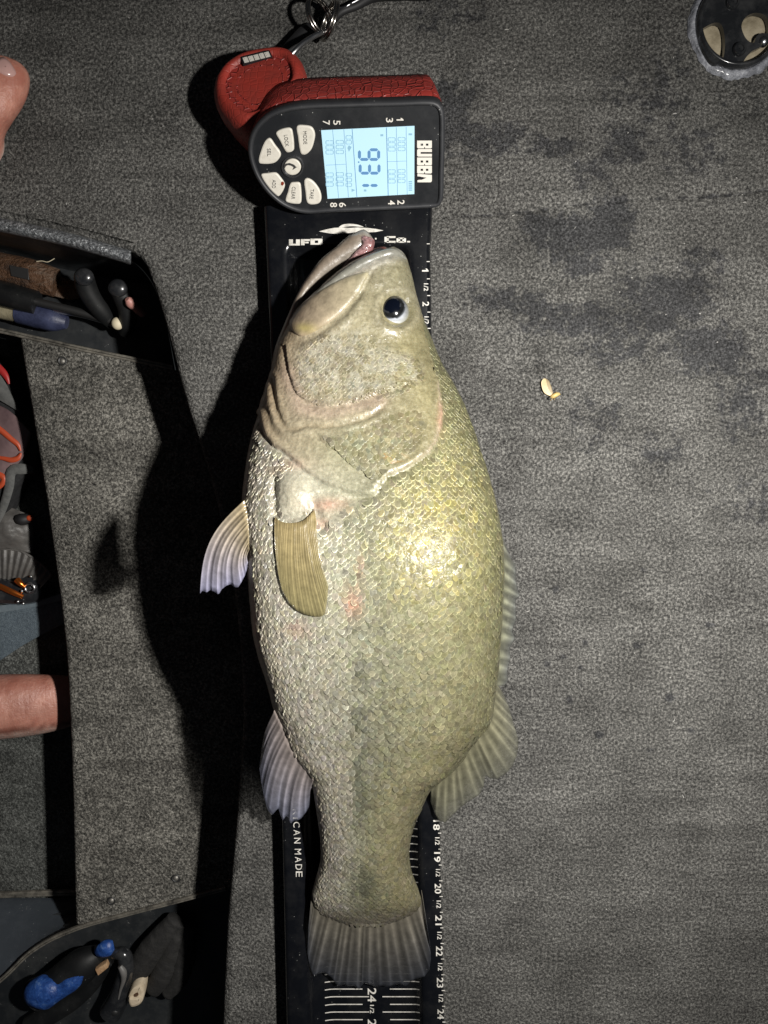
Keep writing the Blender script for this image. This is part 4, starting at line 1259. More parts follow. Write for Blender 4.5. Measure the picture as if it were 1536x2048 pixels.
fin('soft_dorsal_fin', [(990, 1362), (985, 1400), (978, 1445), (940, 1495), (905, 1540), (862, 1574)],
    [(1006, 1385), (1017, 1412), (1026, 1443), (1037, 1480), (1034, 1510), (1024, 1534), (1010, 1549), (992, 1559), (981, 1557), (971, 1551), (967, 1574), (958, 1590), (932, 1606), (908, 1627), (888, 1648), (879, 1642), (871, 1630), (861, 1602)],
    (.052, .046, .034), (.036, .030, .026), 15, (.15, .142, .09), (.105, .104, .082), 1.75, ridge=.0007, alpha=(.97, .42), wave=.0005)
fin('caudal_fin', [(624, 1782), (631, 1806), (650, 1826), (690, 1839), (738, 1845), (785, 1839), (820, 1824), (839, 1806), (843, 1780)],
    [(617, 1857), (615, 1906), (619, 1931), (627, 1953), (639, 1946), (649, 1945), (664, 1956), (675, 1972), (688, 1970), (698, 1972), (710, 1972), (718, 1979), (727, 1966), (735, 1968), (753, 1974), (765, 1971), (777, 1974),
     (790, 1969), (802, 1969), (812, 1973), (823, 1962), (832, 1957), (849, 1953), (858, 1940), (862, 1919), (860, 1888), (855, 1857)],
    .0262, (.028, .018, .013, .012, .014, .024, .031), 21, (.120, .108, .084), (.036, .039, .047), 1.85, K=26, ridge=.0006, alpha=(1, .48), wave=.0006)

# jaws
def loft(name, pairs, z, b, m, col, n=40, sides=28, parent=bass, ex=2.2, jag=0.0):
    A_ = cr([(p[0][0], p[0][1], p[1][0], p[1][1]) for p in pairs], n)
    zz = np.interp(np.linspace(0, 1, n), np.linspace(0, 1, np.size(z)), np.atleast_1d(z)); bb = np.interp(np.linspace(0, 1, n), np.linspace(0, 1, np.size(b)), np.atleast_1d(b))
    V = []; C = []
    for i in range(n):
        l = np.array(at(A_[i, 0], A_[i, 1], zz[i])); r = np.array(at(A_[i, 2], A_[i, 3], zz[i])); c_ = (l + r) / 2; d_ = (r - l) / 2
        e = min(1, (i / (n * .09)) ** .5 if i < n * .09 else 1); 
        for k in range(sides):
            a = 2 * math.pi * k / sides
            x = math.copysign(abs(math.cos(a)) ** (2 / ex), math.cos(a)); y = math.copysign(abs(math.sin(a)) ** (2 / ex), math.sin(a))
            V.append(c_ + d_ * x * max(e, .05) + np.array((0, 0, bb[i] * y * max(e, .05) + jag * (fbm(i * .8, k * .8, 5) - .5))))
            C.append(np.array(col[0]) * (1 - (x + 1) / 2) + np.array(col[1]) * (x + 1) / 2)
    F = grid_faces(n, sides, True) + [tuple(range(sides)), tuple(reversed(range((n - 1) * sides, n * sides)))]
    return fix_normals(mesh(name, V, F, m, parent, col=C))
JAW = [((719, 459), (736, 459)), ((708, 463), (747, 471)), ((698, 472), (750, 483)), ((688, 481), (742, 500)), ((672, 496), (724, 516)), ((656, 509), (704, 528)), ((642, 521), (690, 540)), ((624, 545), (658, 563)),
       ((606, 572), (634, 588)), ((592, 600), (616, 612)), ((580, 628), (606, 640)), ((568, 655), (602, 672)), ((556, 682), (604, 700)), ((548, 706), (600, 726)), ((542, 738), (596, 748))]
loft('lower_jaw', JAW, (.048, .044, .040, .036, .033, .031, .028), (.007, .012, .015, .017, .019, .020, .016), M_lip, ((.21, .155, .11), (.235, .215, .185)), n=70)
loft('gum', [((716, 473), (733, 470)), ((722, 480), (749, 482)), ((722, 490), (747, 497)), ((712, 502), (740, 507)), ((702, 514), (722, 519)), ((692, 525), (706, 530)), ((684, 534), (692, 538))], (.0540, .0535, .052, .0505), (.0020, .0050, .0055, .004, .002), M_lip, ((.30, .19, .19), (.20, .085, .085)), n=50, sides=36, jag=.0035)
loft('tongue', [((752, 500), (770, 494)), ((728, 508), (776, 500)), ((700, 524), (770, 512)), ((672, 542), (760, 530))], (.030, .03, .03), (.006, .012, .014), M_lip, ((.10, .035, .03), (.13, .05, .04)), n=20)
tube('lip', [on_skin(x, y, -.0010, .05) for x, y in cr([(612, 606), (640, 583), (668, 562), (700, 540), (735, 520), (770, 507), (795, 506), (812, 517)], 40)],
     np.interp(np.linspace(0, 1, 40), [0, .15, .5, .85, 1], [.0012, .0026, .0036, .0036, .0015]), M_lip, bass, sides=12, col=np.tile((.21, .205, .175), (480, 1)))
# maxilla plate laid on the cheek
def patch(name, poly, m, lift, edge_px, colf, step=3.0, back=None):
    ring_ = cr(poly, 90, True)
    lo, hi = ring_.min(0), ring_.max(0)
    K = 12
    cen_line = lambda: None
    # concentric rings shrunk towards a spine keep the outline exact
    c0 = ring_.mean(0)
    axis = np.linalg.svd(ring_ - c0)[2][0]
    V = []; C = []
    for k in range(K):
        s_ = 1 - (k / (K - 1)) ** 1.5
        for q in ring_:
            sp = c0 + axis * ((q - c0) @ axis) * .92
            p = sp + (q - sp) * s_ if k else q
            d_ = dist_poly(np.array([p[0]]), np.array([p[1]]), [tuple(r) for r in ring_] + [tuple(ring_[0])])[0] if k else 0
            hgt = lift * math.sqrt(max(0., 1 - (1 - min(1., d_ / edge_px)) ** 2)) - .0012 * (k == 0)
            V.append(on_skin(p[0], p[1], hgt)); C.append(colf(p[0], p[1]))
    F = grid_faces(K, 90, True)
    o = mesh(name, V, F, m, bass, col=C)
    return fix_normals(o)
def max_col(x, y):
    t = np.clip((x - 580) / 150, 0, 1)
    c_ = np.array((.38, .29, .21)) * (1 - t) + np.array((.34, .305, .20)) * t
    k = math.exp(-(((x - 612) / 22) ** 2 + ((y - 658) / 10) ** 2)); return c_ * (1 - .6 * k) + np.array((.42, .36, .10)) * .6 * k
patch('maxilla', MAXIL, M_lip, .0021, 14, max_col)
# eye
M_eye = mat('eye_ball', (.5, .5, .5), .12, 0, .6, 1.0, .03); n = N(M_eye); n.set('Base Color', n.attr())
p, nrm = skin(EYE[0], EYE[1])
ec = p + nrm * (-.0068)
Re = .0128
dirp = np.array(at(781, 609, ec[2] + .010)) - ec; dirp /= np.linalg.norm(dirp)
u_ = np.cross(dirp, (0, 0, 1.0)); u_ /= np.linalg.norm(u_); w_ = np.cross(dirp, u_)
V = []; C = []
for i in range(40):
    t = math.pi * (i / 39) ** 1.15
    for j in range(48):
        a = 2 * math.pi * j / 48
        d_ = math.cos(t) * dirp + math.sin(t) * (math.cos(a) * u_ + math.sin(a) * w_)
        q = ec + Re * d_ * np.array((1, 1, .92))
        V.append(q)
        deg = math.degrees(t) + 3 * math.sin(a * 2)
        if deg < 31: c_ = (.002, .003, .007)
        elif deg < 33: c_ = (.03, .032, .036)
        elif deg < 47: c_ = np.array((.009, .0095, .010)) * (.6 + .9 * vnoise(a * 6, deg / 4., 2))
        elif deg < 50: c_ = (.05, .055, .06)
        else:
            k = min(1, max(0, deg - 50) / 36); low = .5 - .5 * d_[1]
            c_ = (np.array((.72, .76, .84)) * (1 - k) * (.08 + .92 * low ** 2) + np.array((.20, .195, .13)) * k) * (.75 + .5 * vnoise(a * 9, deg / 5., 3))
        C.append(c_)
eye = mesh('eye', V, grid_faces(40, 48, True), M_eye, bass, col=C)
fix_normals(eye)
#@REST

# ------------------------------------------------------------------ round fitting at the top right of the deck
M_glossb = mat('gloss_black', (.014, .015, .017), .18, 0, .5, .4, .08); n = N(M_glossb)
n.set('Base Color', n.mix(n.ramp(n.noise(60, 4, .7), [(.45, 0.0), (.8, .45)]), (.014, .015, .017), (.10, .10, .10)))
n.set('Roughness', n.ramp(n.noise(40, 3), [(.3, .12), (.7, .4)]))
M_caulk = mat('grey_sealant', (.30, .31, .34), .45, 0, .5, .2); n = N(M_caulk)
n.set('Base Color', n.ramp(n.noise(110, 4, .75, stretch=(1, 1, 1)), [(.35, (.10, .105, .12)), (.55, (.26, .27, .30)), (.75, (.52, .53, .56))]))
n.bump(n.noise(160, 4, .7), .002, 1.0)
M_tan = mat('tan_plug', (.38, .32, .22), .7); n = N(M_tan)
n.set('Base Color', n.ramp(n.noise(45, 4, .65), [(.3, (.16, .13, .08)), (.5, (.34, .29, .20)), (.75, (.52, .46, .34))])); n.bump(n.noise(90, 4), .002, .8)
so = thing('deck_fitting', 'round black deck fitting with three tan openings and a frayed grey sealant ring', 'fitting', at(1473, 54, 0))
sc_ = np.array(at(1473, 54, 0)); Rr = np.linalg.norm(np.array(at(1473 + 92, 54, 0)) - sc_)
def disc_ring(name, prof, m, fray=0.0, K=96, seed=0):
    rows = []
    for r, z in prof:
        a = np.linspace(0, 2 * math.pi, K, endpoint=False)
        rr = r + fray * (fbm(np.cos(a) * 6 + 9, np.sin(a) * 6 + 9, seed, 4) - .5) * (z < .003)
        rows.append(np.stack([sc_[0] + rr * np.cos(a), sc_[1] + rr * np.sin(a), np.full(K, z)], -1))
    return fix_normals(mesh(name, np.vstack(rows), grid_faces(len(prof), K, True), m, so))
disc_ring('sealant_ring', [(Rr * 1.08, .0004), (Rr * 1.04, .0025), (Rr * .99, .0036), (Rr * .93, .0034), (Rr * .90, .0016)], M_caulk, .007, seed=4)
disc_ring('collar', [(Rr * .94, .0005), (Rr * .93, .0065), (Rr * .90, .0085), (Rr * .86, .0090), (Rr * .83, .0080), (Rr * .82, .0010)], M_glossb)
disc_ring('bottom_plate', [(Rr * .84, .0010), (Rr * .5, .0012), (Rr * .01, .0012)], M_tan)
PL = Flat(.0068)
def hole_plate():
    outer = [np.array((sc_[0] + Rr * .83 * math.cos(a), sc_[1] + Rr * .83 * math.sin(a), .0072)) for a in np.linspace(0, 2 * math.pi, 72, endpoint=False)]
    hs_ = [[(1399, 64), (1414, 52), (1430, 45), (1441, 47), (1447, 60), (1450, 82), (1449, 104), (1443, 124), (1430, 128), (1414, 112), (1404, 92)],
           [(1483, 52), (1490, 36), (1504, 27), (1518, 26), (1532, 32), (1538, 50), (1537, 66), (1522, 66), (1512, 74), (1509, 86), (1500, 84), (1490, 74)],
           [(1486, 126), (1502, 104), (1520, 94), (1536, 84), (1548, 78), (1545, 96), (1530, 116), (1510, 128), (1494, 134)]]
    hs_ = [[np.array((*at(x, y, .0072)[:2], .0072)) for x, y in cr(h_, 30, True)] for h_ in hs_]
    loops = [outer] + hs_
    tri = tessellate_polygon([[Vector(p) for p in l_] for l_ in loops])
    V = np.vstack([np.array(l_) for l_ in loops]); F = [tuple(t) for t in tri]
    n0 = len(V); V = np.vstack([V, V - np.array((0, 0, .0045))])
    o0 = 0
    for l_ in loops:
        m = len(l_)
        F += [(o0 + i, o0 + (i + 1) % m, n0 + o0 + (i + 1) % m, n0 + o0 + i) for i in range(m)]
        o0 += m
    return V, F
v, f = hole_plate()
fix_normals(mesh('cover_plate', v, f, M_glossb, so, sharp=30))
for x, y in ((1464, 6), (1477, 100)):
    c0 = np.array(at(x, y, .007))
    prof = [(.0052, 0), (.0050, .0022), (.0042, .0032), (.0030, .0034), (.0026, .0022), (.0003, .0020)]
    V = [c0 + np.array((r * math.cos(a), r * math.sin(a), z)) for r, z in prof for a in np.linspace(0, 2 * math.pi, 20, endpoint=False)]
    fix_normals(mesh('bolt', V, grid_faces(len(prof), 20, True), M_glossb, so, sharp=40))
v, f = ball_geo(at(1526, 84, .006), .0040); mesh('bright_screw', v, f, M_steel, so)

# ------------------------------------------------------------------ mayfly lying on the carpet
M_wing = mat('insect_wing', (.56, .44, .26), .5); n = N(M_wing)
n.set('Base Color', n.mix(1.0, n.attr(), n.ramp(n.noise(500, 2), [(.3, .85), (.7, 1.15)]), 'MULTIPLY'))
fly = thing('dead_insect', 'small pale tan dead insect with one folded wing on the open carpet', 'insect', at(1102, 780, 0))
edge1 = cr([(1100, 792), (1089, 786), (1084, 775), (1083, 763), (1088, 757), (1093, 758)], 14); edge2 = cr([(1106, 786), (1104, 778), (1101, 769), (1098, 762), (1095, 759), (1093, 758)], 14)
V = []; C = []
for i in range(14):
    for k in range(15):
        t = k / 14; x, y = edge1[i] * (1 - t) + edge2[i] * t
        rib = .5 + .5 * math.cos(k * math.pi)
        V.append(at(x, y, .0022 + .0030 * t * (i / 13) + .0003 * rib)); C.append(np.array((.50, .39, .22)) * (.72 + .5 * rib) * (1.1 - .5 * (t > .6)))
mesh('wing', V, grid_faces(14, 15), M_wing, fly, col=C)
tube('abdomen', [at(x, y, z) for x, y, z in ((1100, 795, .0015), (1105, 793, .0024), (1111, 790, .0026), (1117, 788, .0020), (1120, 789, .0012))], [.0006, .0017, .0019, .0013, .0005], M_wing, fly, sides=10, n=16, col=np.tile((.50, .36, .13), (160, 1)))
v, f = ball_geo(at(1099, 797, .0014), .0013); mesh('head', v, f, M_ink, fly)
for (a, b_) in (((1106, 794), (1101, 801)), ((1110, 792), (1108, 800)), ((1112, 789), (1112, 783))):
    tube('leg', [at(*a, .0018), at((a[0] + b_[0]) / 2 + 1, (a[1] + b_[1]) / 2, .0024), at(*b_, .0005)], [.00025] * 3, M_wing, fly, sides=5, col=np.tile((.40, .28, .12), (15, 1)))

# ------------------------------------------------------------------ the person's bare feet at the left edge
M_foot = mat('bare_skin', (.47, .24, .175), .42); n = N(M_foot)
n.b.inputs['Subsurface Weight'].default_value = .12; n.b.inputs['Subsurface Radius'].default_value = (.006, .0025, .0015); n.b.inputs['Subsurface Scale'].default_value = .4
n.set('Base Color', n.mix(1.0, n.attr(), n.mix(n.ramp(n.noise(55, 4, .6), [(.35, 0.0), (.7, 1.0)]), (.80, .66, .62), (1.15, 1.18, 1.16)), 'MULTIPLY'))
hb = n.math('ADD', n.noise(240, 4, .7), n.math('MULTIPLY', n.noise(70, 3, .6, stretch=(1, .25, 1)), 1.6))
n.bump(hb, .0011, .8)
M_nail = mat('toenail', (.56, .34, .31), .25, 0, .5, .5, .1)
def skin_geo(chains):
    """grow one surface over joint chains: list of [(point, radius)...]; first point of later chains is (index) into the list so far"""
    me = bpy.data.meshes.new('body'); bm = bmesh.new(); vs = []; rad = []
    for ch in chains:
        prev = None
        for it in ch:
            if isinstance(it, int):
                if prev is not None: bm.edges.new((prev, vs[it]))
                prev = vs[it]; continue
            v_ = bm.verts.new(it[0]); vs.append(v_); rad.append(it[1])
            if prev is not None: bm.edges.new((prev, v_))
            prev = v_
    bm.verts.index_update(); bm.to_mesh(me); bm.free()
    o = bpy.data.objects.new('body', me); COL.objects.link(o)
    m1 = o.modifiers.new('s', 'SKIN'); m2 = o.modifiers.new('u', 'SUBSURF'); m2.levels = m2.render_levels = 3
    for d_, r in zip(me.skin_vertices[0].data, rad): d_.radius = r if not np.isscalar(r) else (r, r)
    me.skin_vertices[0].data[0].use_root = True
    dg = bpy.context.evaluated_depsgraph_get()
    e = bpy.data.meshes.new_from_object(o.evaluated_get(dg))
    V = np.array([v_.co[:] for v_ in e.vertices]); F = [tuple(p.vertices) for p in e.polygons]
    bpy.data.objects.remove(o); bpy.data.meshes.remove(me); bpy.data.meshes.remove(e)
    return V, F
person = thing('person', 'barefoot person at the left edge, one foot on the deck and one in the well', 'person', at(-150, 700, Z2))
A_ = lambda x, y, z: at(x, y, z)
# upper foot: heel -> ball -> toes
c1 = [[(A_(-520, 330, .040), (.036, .036)), (A_(-400, 318, .045), (.040, .036)), (A_(-270, 290, .042), (.040, .032)), (A_(-160, 246, .032), (.040, .026)), (A_(-84, 218, .025), (.038, .021))],
      [4, (A_(-36, 196, .023), (.0285, .0185)), (A_(-4, 172, .020), (.0240, .0165)), (A_(10, 142, .018), (.0210, .0150)), (A_(12, 122, .016), (.0150, .0105))],
      [3, (A_(-84, 150, .020), (.012, .011)), (A_(-62, 96, .016), (.0100, .0090)), (A_(-42, 78, .013), (.0085, .008))],
      [3, (A_(-110, 140, .018), (.011, .010)), (A_(-84, 88, .013), (.009, .008))]]
# lower foot in the well, toes under the lip of the step
c2 = [[(A_(-420, 1430, Z2 + .045), (.036, .036)), (A_(-300, 1424, Z2 + .055), (.036, .040)), (A_(-160, 1420, Z2 + .050), (.036, .036)), (A_(-40, 1416, Z2 + .042), (.0345, .031)), (A_(60, 1410, Z2 + .033), (.0350, .025)), (A_(135, 1404, Z2 + .025), (.0345, .019))],
      [5, (A_(180, 1376, Z2 + .018), (.0135, .013)), (A_(204, 1372, Z2 + .016), (.0125, .011))],
      [5, (A_(182, 1404, Z2 + .016), (.010, .010)), (A_(202, 1402, Z2 + .014), (.009, .009))],
      [5, (A_(176, 1426, Z2 + .015), (.010, .009)), (A_(194, 1428, Z2 + .013), (.008, .008))]]
nA = sum(len([q for q in ch if not isinstance(q, int)]) for ch in c1)
c2 = [[q + nA if isinstance(q, int) else q for q in ch] for ch in c2]
nB = nA + sum(len([q for q in ch if not isinstance(q, int)]) for ch in c2)
legs = [[1, ((-.56, .21, .10), (.036, .036)), ((-.64, .18, .25), (.046, .046)), ((-.72, .13, .42), (.055, .055)), ((-.90, .06, .44), (.070, .070)), ((-1.06, -.02, .44), (.085, .085)), ((-1.08, -.10, .44), (.10, .09))],
        [nA + 1, ((-.60, -.22, -.05), (.036, .036)), ((-.68, -.21, .12), (.046, .046)), ((-.76, -.20, .34), (.055, .055)), ((-.92, -.18, .42), (.070, .070)), ((-1.06, -.16, .44), (.085, .085)), nB + 5]]
v1, f1 = skin_geo(c1 + c2 + legs)
up_ = v1[:, 1] > .02
v1[:, 2] = np.where(up_ & (v1[:, 2] < .05), np.maximum(v1[:, 2], .0006), v1[:, 2])
v1[:, 2] = np.where(~up_, np.maximum(v1[:, 2], Z2 + .0012), v1[:, 2])
g = Geo()
def skin_col(V, sole):
    k = ss(sole + .012, sole + .002, V[:, 2])[:, None]
    c_ = np.tile((.50, .235, .18), (len(V), 1)); return c_ * (1 - k) + np.array((.48, .38, .34)) * k
cf = np.where(up_[:, None], skin_col(v1, 0), skin_col(v1, Z2 + .004))
ya = at(60, 1413, Z2 + .035)[1]
side = (ya - v1[:, 1]) / .034 + .12 * (fbm(v1[:, 0] * 60, v1[:, 1] * 60, 6) - .5)      # pale edge of the sole and the crease above it
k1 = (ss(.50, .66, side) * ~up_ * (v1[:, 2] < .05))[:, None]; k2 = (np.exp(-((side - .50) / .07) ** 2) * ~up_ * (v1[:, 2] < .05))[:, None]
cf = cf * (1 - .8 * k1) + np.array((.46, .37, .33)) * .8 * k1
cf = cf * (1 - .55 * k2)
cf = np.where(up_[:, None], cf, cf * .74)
cf = cf * (.80 + .5 * fbm(v1[:, 0] * 45, v1[:, 1] * 70, 14))[:, None]
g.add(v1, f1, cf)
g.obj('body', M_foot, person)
# nail of the big toe
nv = [A_(x, y, .0) for x, y in cr([(-6, 132), (-2, 112), (10, 106), (24, 116), (34, 134), (37, 148), (29, 155), (18, 152)], 24, True)]
bt = BVHTree.FromPolygons([Vector(q) for q in v1], f1)
def toe_pt(x, y, lift):
    d = Vector(ray(x, y)).normalized(); p, q, i, t = bt.ray_cast(CAM, d)
    if p is None: return np.array(at(x, y, .02))
    if q.dot(d) > 0: q = -q
    return np.array(p + q * lift)
ring_ = cr([(-10, 138), (-6, 122), (4, 114), (16, 120), (27, 134), (33, 147), (27, 154), (12, 152)], 28, True); cc = ring_.mean(0)
V = []
for s_, l_ in ((1.0, -.0006), (.93, .0007), (.6, .0012), (.05, .0013)):
    V += [toe_pt(*(cc + (q - cc) * s_), l_) for q in ring_]
fix_normals(mesh('toenail', V, grid_faces(4, 28, True), M_nail, person))

# ------------------------------------------------------------------ things lying in the well at the left
def cloth_mat(name, a, b_, sc=160, rough=.85, bd=.0008):
    m = mat(name, a, rough); n = N(m)
    n.set('Base Color', n.ramp(n.noise(sc, 4, .7), [(.3, a), (.7, b_)])); n.bump(n.noise(sc * 2, 3, .7), bd, .8); return m
def sheet(name, quad_rows, m, parent, crease=.0, col=None, seed=0, k=5.0, zoff=0.0):
    """cloth from rows of px points (x, y, z) resampled to a grid with folds"""
    rows = [cr(np.array(r, float), 36) for r in quad_rows]
    R_ = np.array(rows); nn_ = 40
    G = np.stack([cr(R_[:, j], nn_) if len(rows) > 2 else lin(R_[:, j], nn_) for j in range(36)], 1)
    f_ = fbm(G[..., 0] / 40 * k / 5, G[..., 1] / 40 * k / 5, seed)
    V = at_np(G[..., 0], G[..., 1], G[..., 2] + crease * (f_ - .5) + zoff)
    o = mesh(name, V.reshape(-1, 3), grid_faces(nn_, 36), m, parent)
    sm = o.modifiers.new('thickness', 'SOLIDIFY'); sm.thickness = .0012; sm.offset = -1
    return o
M_bagframe = cloth_mat('bag_black', (.008, .008, .009), (.022, .022, .023))
M_baggrey = cloth_mat('bag_grey', (.07, .072, .07), (.12, .12, .115))
M_window = mat('bag_window', (.15, .095, .098), .18, 0, .5, .5, .08); n = N(M_window)
n.set('Base Color', n.ramp(n.noise(30, 3, .6), [(.3, (.10, .065, .068)), (.7, (.20, .135, .135))])); n.bump(n.noise(40, 3, .6), .003, 1.0)
M_orange = mat('orange_trim', (.40, .06, .02), .45); M_redtrim = mat('red_trim', (.36, .02, .02), .45)
zb = Z2 + .03
bag = thing('tackle_bag', 'dark tackle bag with a dusky clear window and orange piping in the well', 'bag', at(-40, 850, Z2))
bp = [(-220, 640), (-60, 690), (0, 736), (18, 765), (34, 805), (48, 845), (66, 866), (77, 884), (74, 915), (70, 945), (52, 953), (30, 975), (10, 1012), (-10, 1040), (-220, 1060)]
slab('shell', Flat(zb), cr(bp, 90, True), .028, M_bagframe, bag, bev=.006)
WPL = Flat(zb + .001)
sheet('grey_panel', [[(-200, 700, zb + .002), (-60, 716, zb + .002), (2, 752, zb + .002), (16, 778, zb + .002)], [(-200, 720, zb + .004), (-60, 745, zb + .005), (6, 786, zb + .005), (28, 800, zb + .003)],
                     [(-200, 745, zb + .003), (-60, 770, zb + .003), (4, 802, zb + .003), (40, 824, zb + .002)]], M_baggrey, bag, .001)
sheet('window', [[(-200, 790, zb + .002), (-40, 800, zb + .002), (10, 816, zb + .002), (64, 866, zb + .002)], [(-200, 850, zb + .007), (-40, 860, zb + .008), (10, 870, zb + .008), (58, 884, zb + .004)],
                 [(-200, 930, zb + .006), (-40, 930, zb + .006), (4, 926, zb + .006), (44, 918, zb + .003)], [(-200, 1000, zb + .002), (-40, 990, zb + .003), (-4, 970, zb + .003), (14, 946, zb + .002)]], M_window, bag, .002)
tube('piping', [at(x, y, z) for x, y, z in ((-60, 830, zb + .011), (-10, 852, zb + .011), (6, 864, zb + .0105), (22, 878, zb + .0095), (36, 890, zb + .0085), (41, 902, zb + .008))], [.0028, .0028, .0028, .0026, .0022, .0010], M_orange, bag, sides=8, n=30, flat=.6)
tube('piping', [at(x, y, z) for x, y, z in ((42, 906, zb + .008), (36, 916, zb + .008), (24, 920, zb + .0085), (8, 917, zb + .009), (-30, 912, zb + .009))], [.0010, .0024, .0026, .0020, .001], M_orange, bag, sides=8, n=30, flat=.6)
tube('piping', [at(x, y, zb + .006) for x, y in ((-30, 942), (0, 950), (8, 957), (4, 968), (-20, 985))], [.002, .003, .003, .0025, .001], M_orange, bag, sides=8, n=20, flat=.6)
tube('zip_edge', [at(x, y, zb + .002) for x, y in ((-80, 700), (-12, 728), (2, 740), (13, 754), (18, 768))], [.003, .0035, .0035, .0028, .001], M_redtrim, bag, sides=8, n=20, flat=.6)
tube('strap', [at(x, y, z) for x, y, z in ((-40, 1090, zb), (4, 1020, zb + .003), (18, 975, zb + .006), (26, 940, zb + .007), (48, 938, zb + .006), (66, 940, zb + .002))], [.004, .004, .0045, .005, .005, .003], M_baggrey, bag, sides=8, n=30, flat=.4)
M_lure = cloth_mat('grey_soft_plastic', (.06, .057, .054), (.115, .108, .10), 70, .5)
pk = thing('lure_pack', 'crumpled dull grey plastic pack with a black and orange clip beside the tackle bag', 'pack', at(10, 1050, Z2))
zp = Z2 + .012
sheet('pack_sheet', [[(-150, 1020, zp), (-20, 1010, zp), (8, 1012, zp + .003), (50, 1026, zp)], [(-150, 1050, zp + .008), (-20, 1044, zp + .012), (20, 1040, zp + .012), (66, 1048, zp + .002)],
                     [(-150, 1080, zp + .006), (-20, 1080, zp + .014), (24, 1066, zp + .013), (67, 1080, zp)], [(-150, 1110, zp), (-20, 1100, zp + .006), (18, 1096, zp + .006), (66, 1108, zp - .002)]], M_lure, pk, .008, seed=3, k=9)
tube('clip', [at(34, 1037, zp + .010), at(44, 1039, zp + .011), at(56, 1037, zp + .010), at(66, 1037, zp + .008)], [.004, .006, .005, .004], M_cord, pk, sides=8, n=16)
v, f = ball_geo(at(60, 1036, zp + .013), .0034, (1.1, .9, .8)); mesh('orange_bead', v, f, M_orange, pk)
rb = thing('ribbed_pad', 'grey ribbed fan shaped pad below the crumpled pack', 'pad', at(20, 1130, Z2))
apex = np.array((6, 1260.)); V = []
for i in range(141):
    a = math.radians(-62 + 104 * i / 140)
    ph = .5 + .5 * math.cos(i * 2 * math.pi / 7)
    for t in np.linspace(.55, 1.0, 6):
        r = (162 - 30 * max(0, (a - .2))) * t; x = apex[0] + r * math.sin(a); y = apex[1] - r * math.cos(a)
        V.append(at(x, y, Z2 + .012 + .006 * math.sin((t - .55) * 5) + .0016 * ph))
mesh('fan', V, grid_faces(141, 6), M_lure, rb)
V = np.array(V).reshape(141, 6, 3)[:, -1]
tube('rim', V[::4], .0012, M_lure, rb, sides=6)
tw = thing('towel', 'blue grey towel with a plain hem folded below the fishing reel', 'towel', at(20, 1260, Z2))
M_towel = cloth_mat('blue_terry', (.055, .075, .095), (.13, .165, .19), 420, .95, .002)
M_hem = cloth_mat('blue_hem', (.085, .11, .13), (.13, .16, .18), 60, .8)
zt = Z2 + .006
sheet('terry', [[(-200, 1228, zt), (-40, 1221, zt + .003), (60, 1212, zt + .003), (190, 1190, zt)], [(-200, 1290, zt), (-40, 1275, zt + .004), (60, 1252, zt + .004), (190, 1212, zt)],
                [(-200, 1410, zt), (-40, 1345, zt + .001), (60, 1282, zt + .001), (190, 1216, zt)]], M_towel, tw, .003)
sheet('hem', [[(-200, 1220, zt + .001), (0, 1211, zt + .004), (60, 1204, zt + .004), (200, 1160, zt + .001)], [(-200, 1234, zt + .002), (0, 1225, zt + .0055), (60, 1216, zt + .0055), (200, 1180, zt + .002)]], M_hem, tw, .002)
rl = thing('fishing_reel', 'black fishing reel with chrome rim and copper orange arm above the towel', 'reel', at(50, 1175, Z2))
M_copper = mat('copper', (.62, .17, .03), .25, .9)
zr = Z2 + .02
slab('reel_body', Flat(zr), cr([(-120, 1155), (-20, 1156), (30, 1160), (52, 1150), (74, 1160), (84, 1186), (70, 1206), (40, 1212), (-20, 1210), (-120, 1214)], 50, True), .018, M_glossb, rl, bev=.006)
rc = np.array(at(60, 1176, zr + .004))
g = Geo(); V = []
for i in range(36):
    a = 2 * math.pi * i / 36
    for j in range(8):
        b_ = 2 * math.pi * j / 8; r = .0046 + .0012 * math.cos(b_)
        V.append(rc + np.array((r * math.cos(a), r * math.sin(a), .0014 * math.sin(b_))))
mesh('spool_rim', V, [(i * 8 + j, i * 8 + (j + 1) % 8, ((i + 1) % 36) * 8 + (j + 1) % 8, ((i + 1) % 36) * 8 + j) for i in range(36) for j in range(8)], M_steel, rl)
tube('handle_arm', [at(-30, 1162, zr + .003), at(0, 1173, zr + .004), at(24, 1184, zr + .004), at(46, 1194, zr + .002)], [.0028, .003, .003, .0025], M_copper, rl, sides=8, n=20, flat=.6)
tube('drag_arm', [at(34, 1160, zr + .006), at(40, 1166, zr + .007), at(50, 1174, zr + .006)], [.0035, .003, .002], M_copper, rl, sides=8, n=12)
for x, y, r in ((62, 1153, .0013), (44, 1182, .0015), (36, 1203, .0017), (47, 1207, .0016)):
    v, f = ball_geo(at(x, y, zr + .004), r, nu=10, nv=6); mesh('rivet', v, f, M_steel, rl)

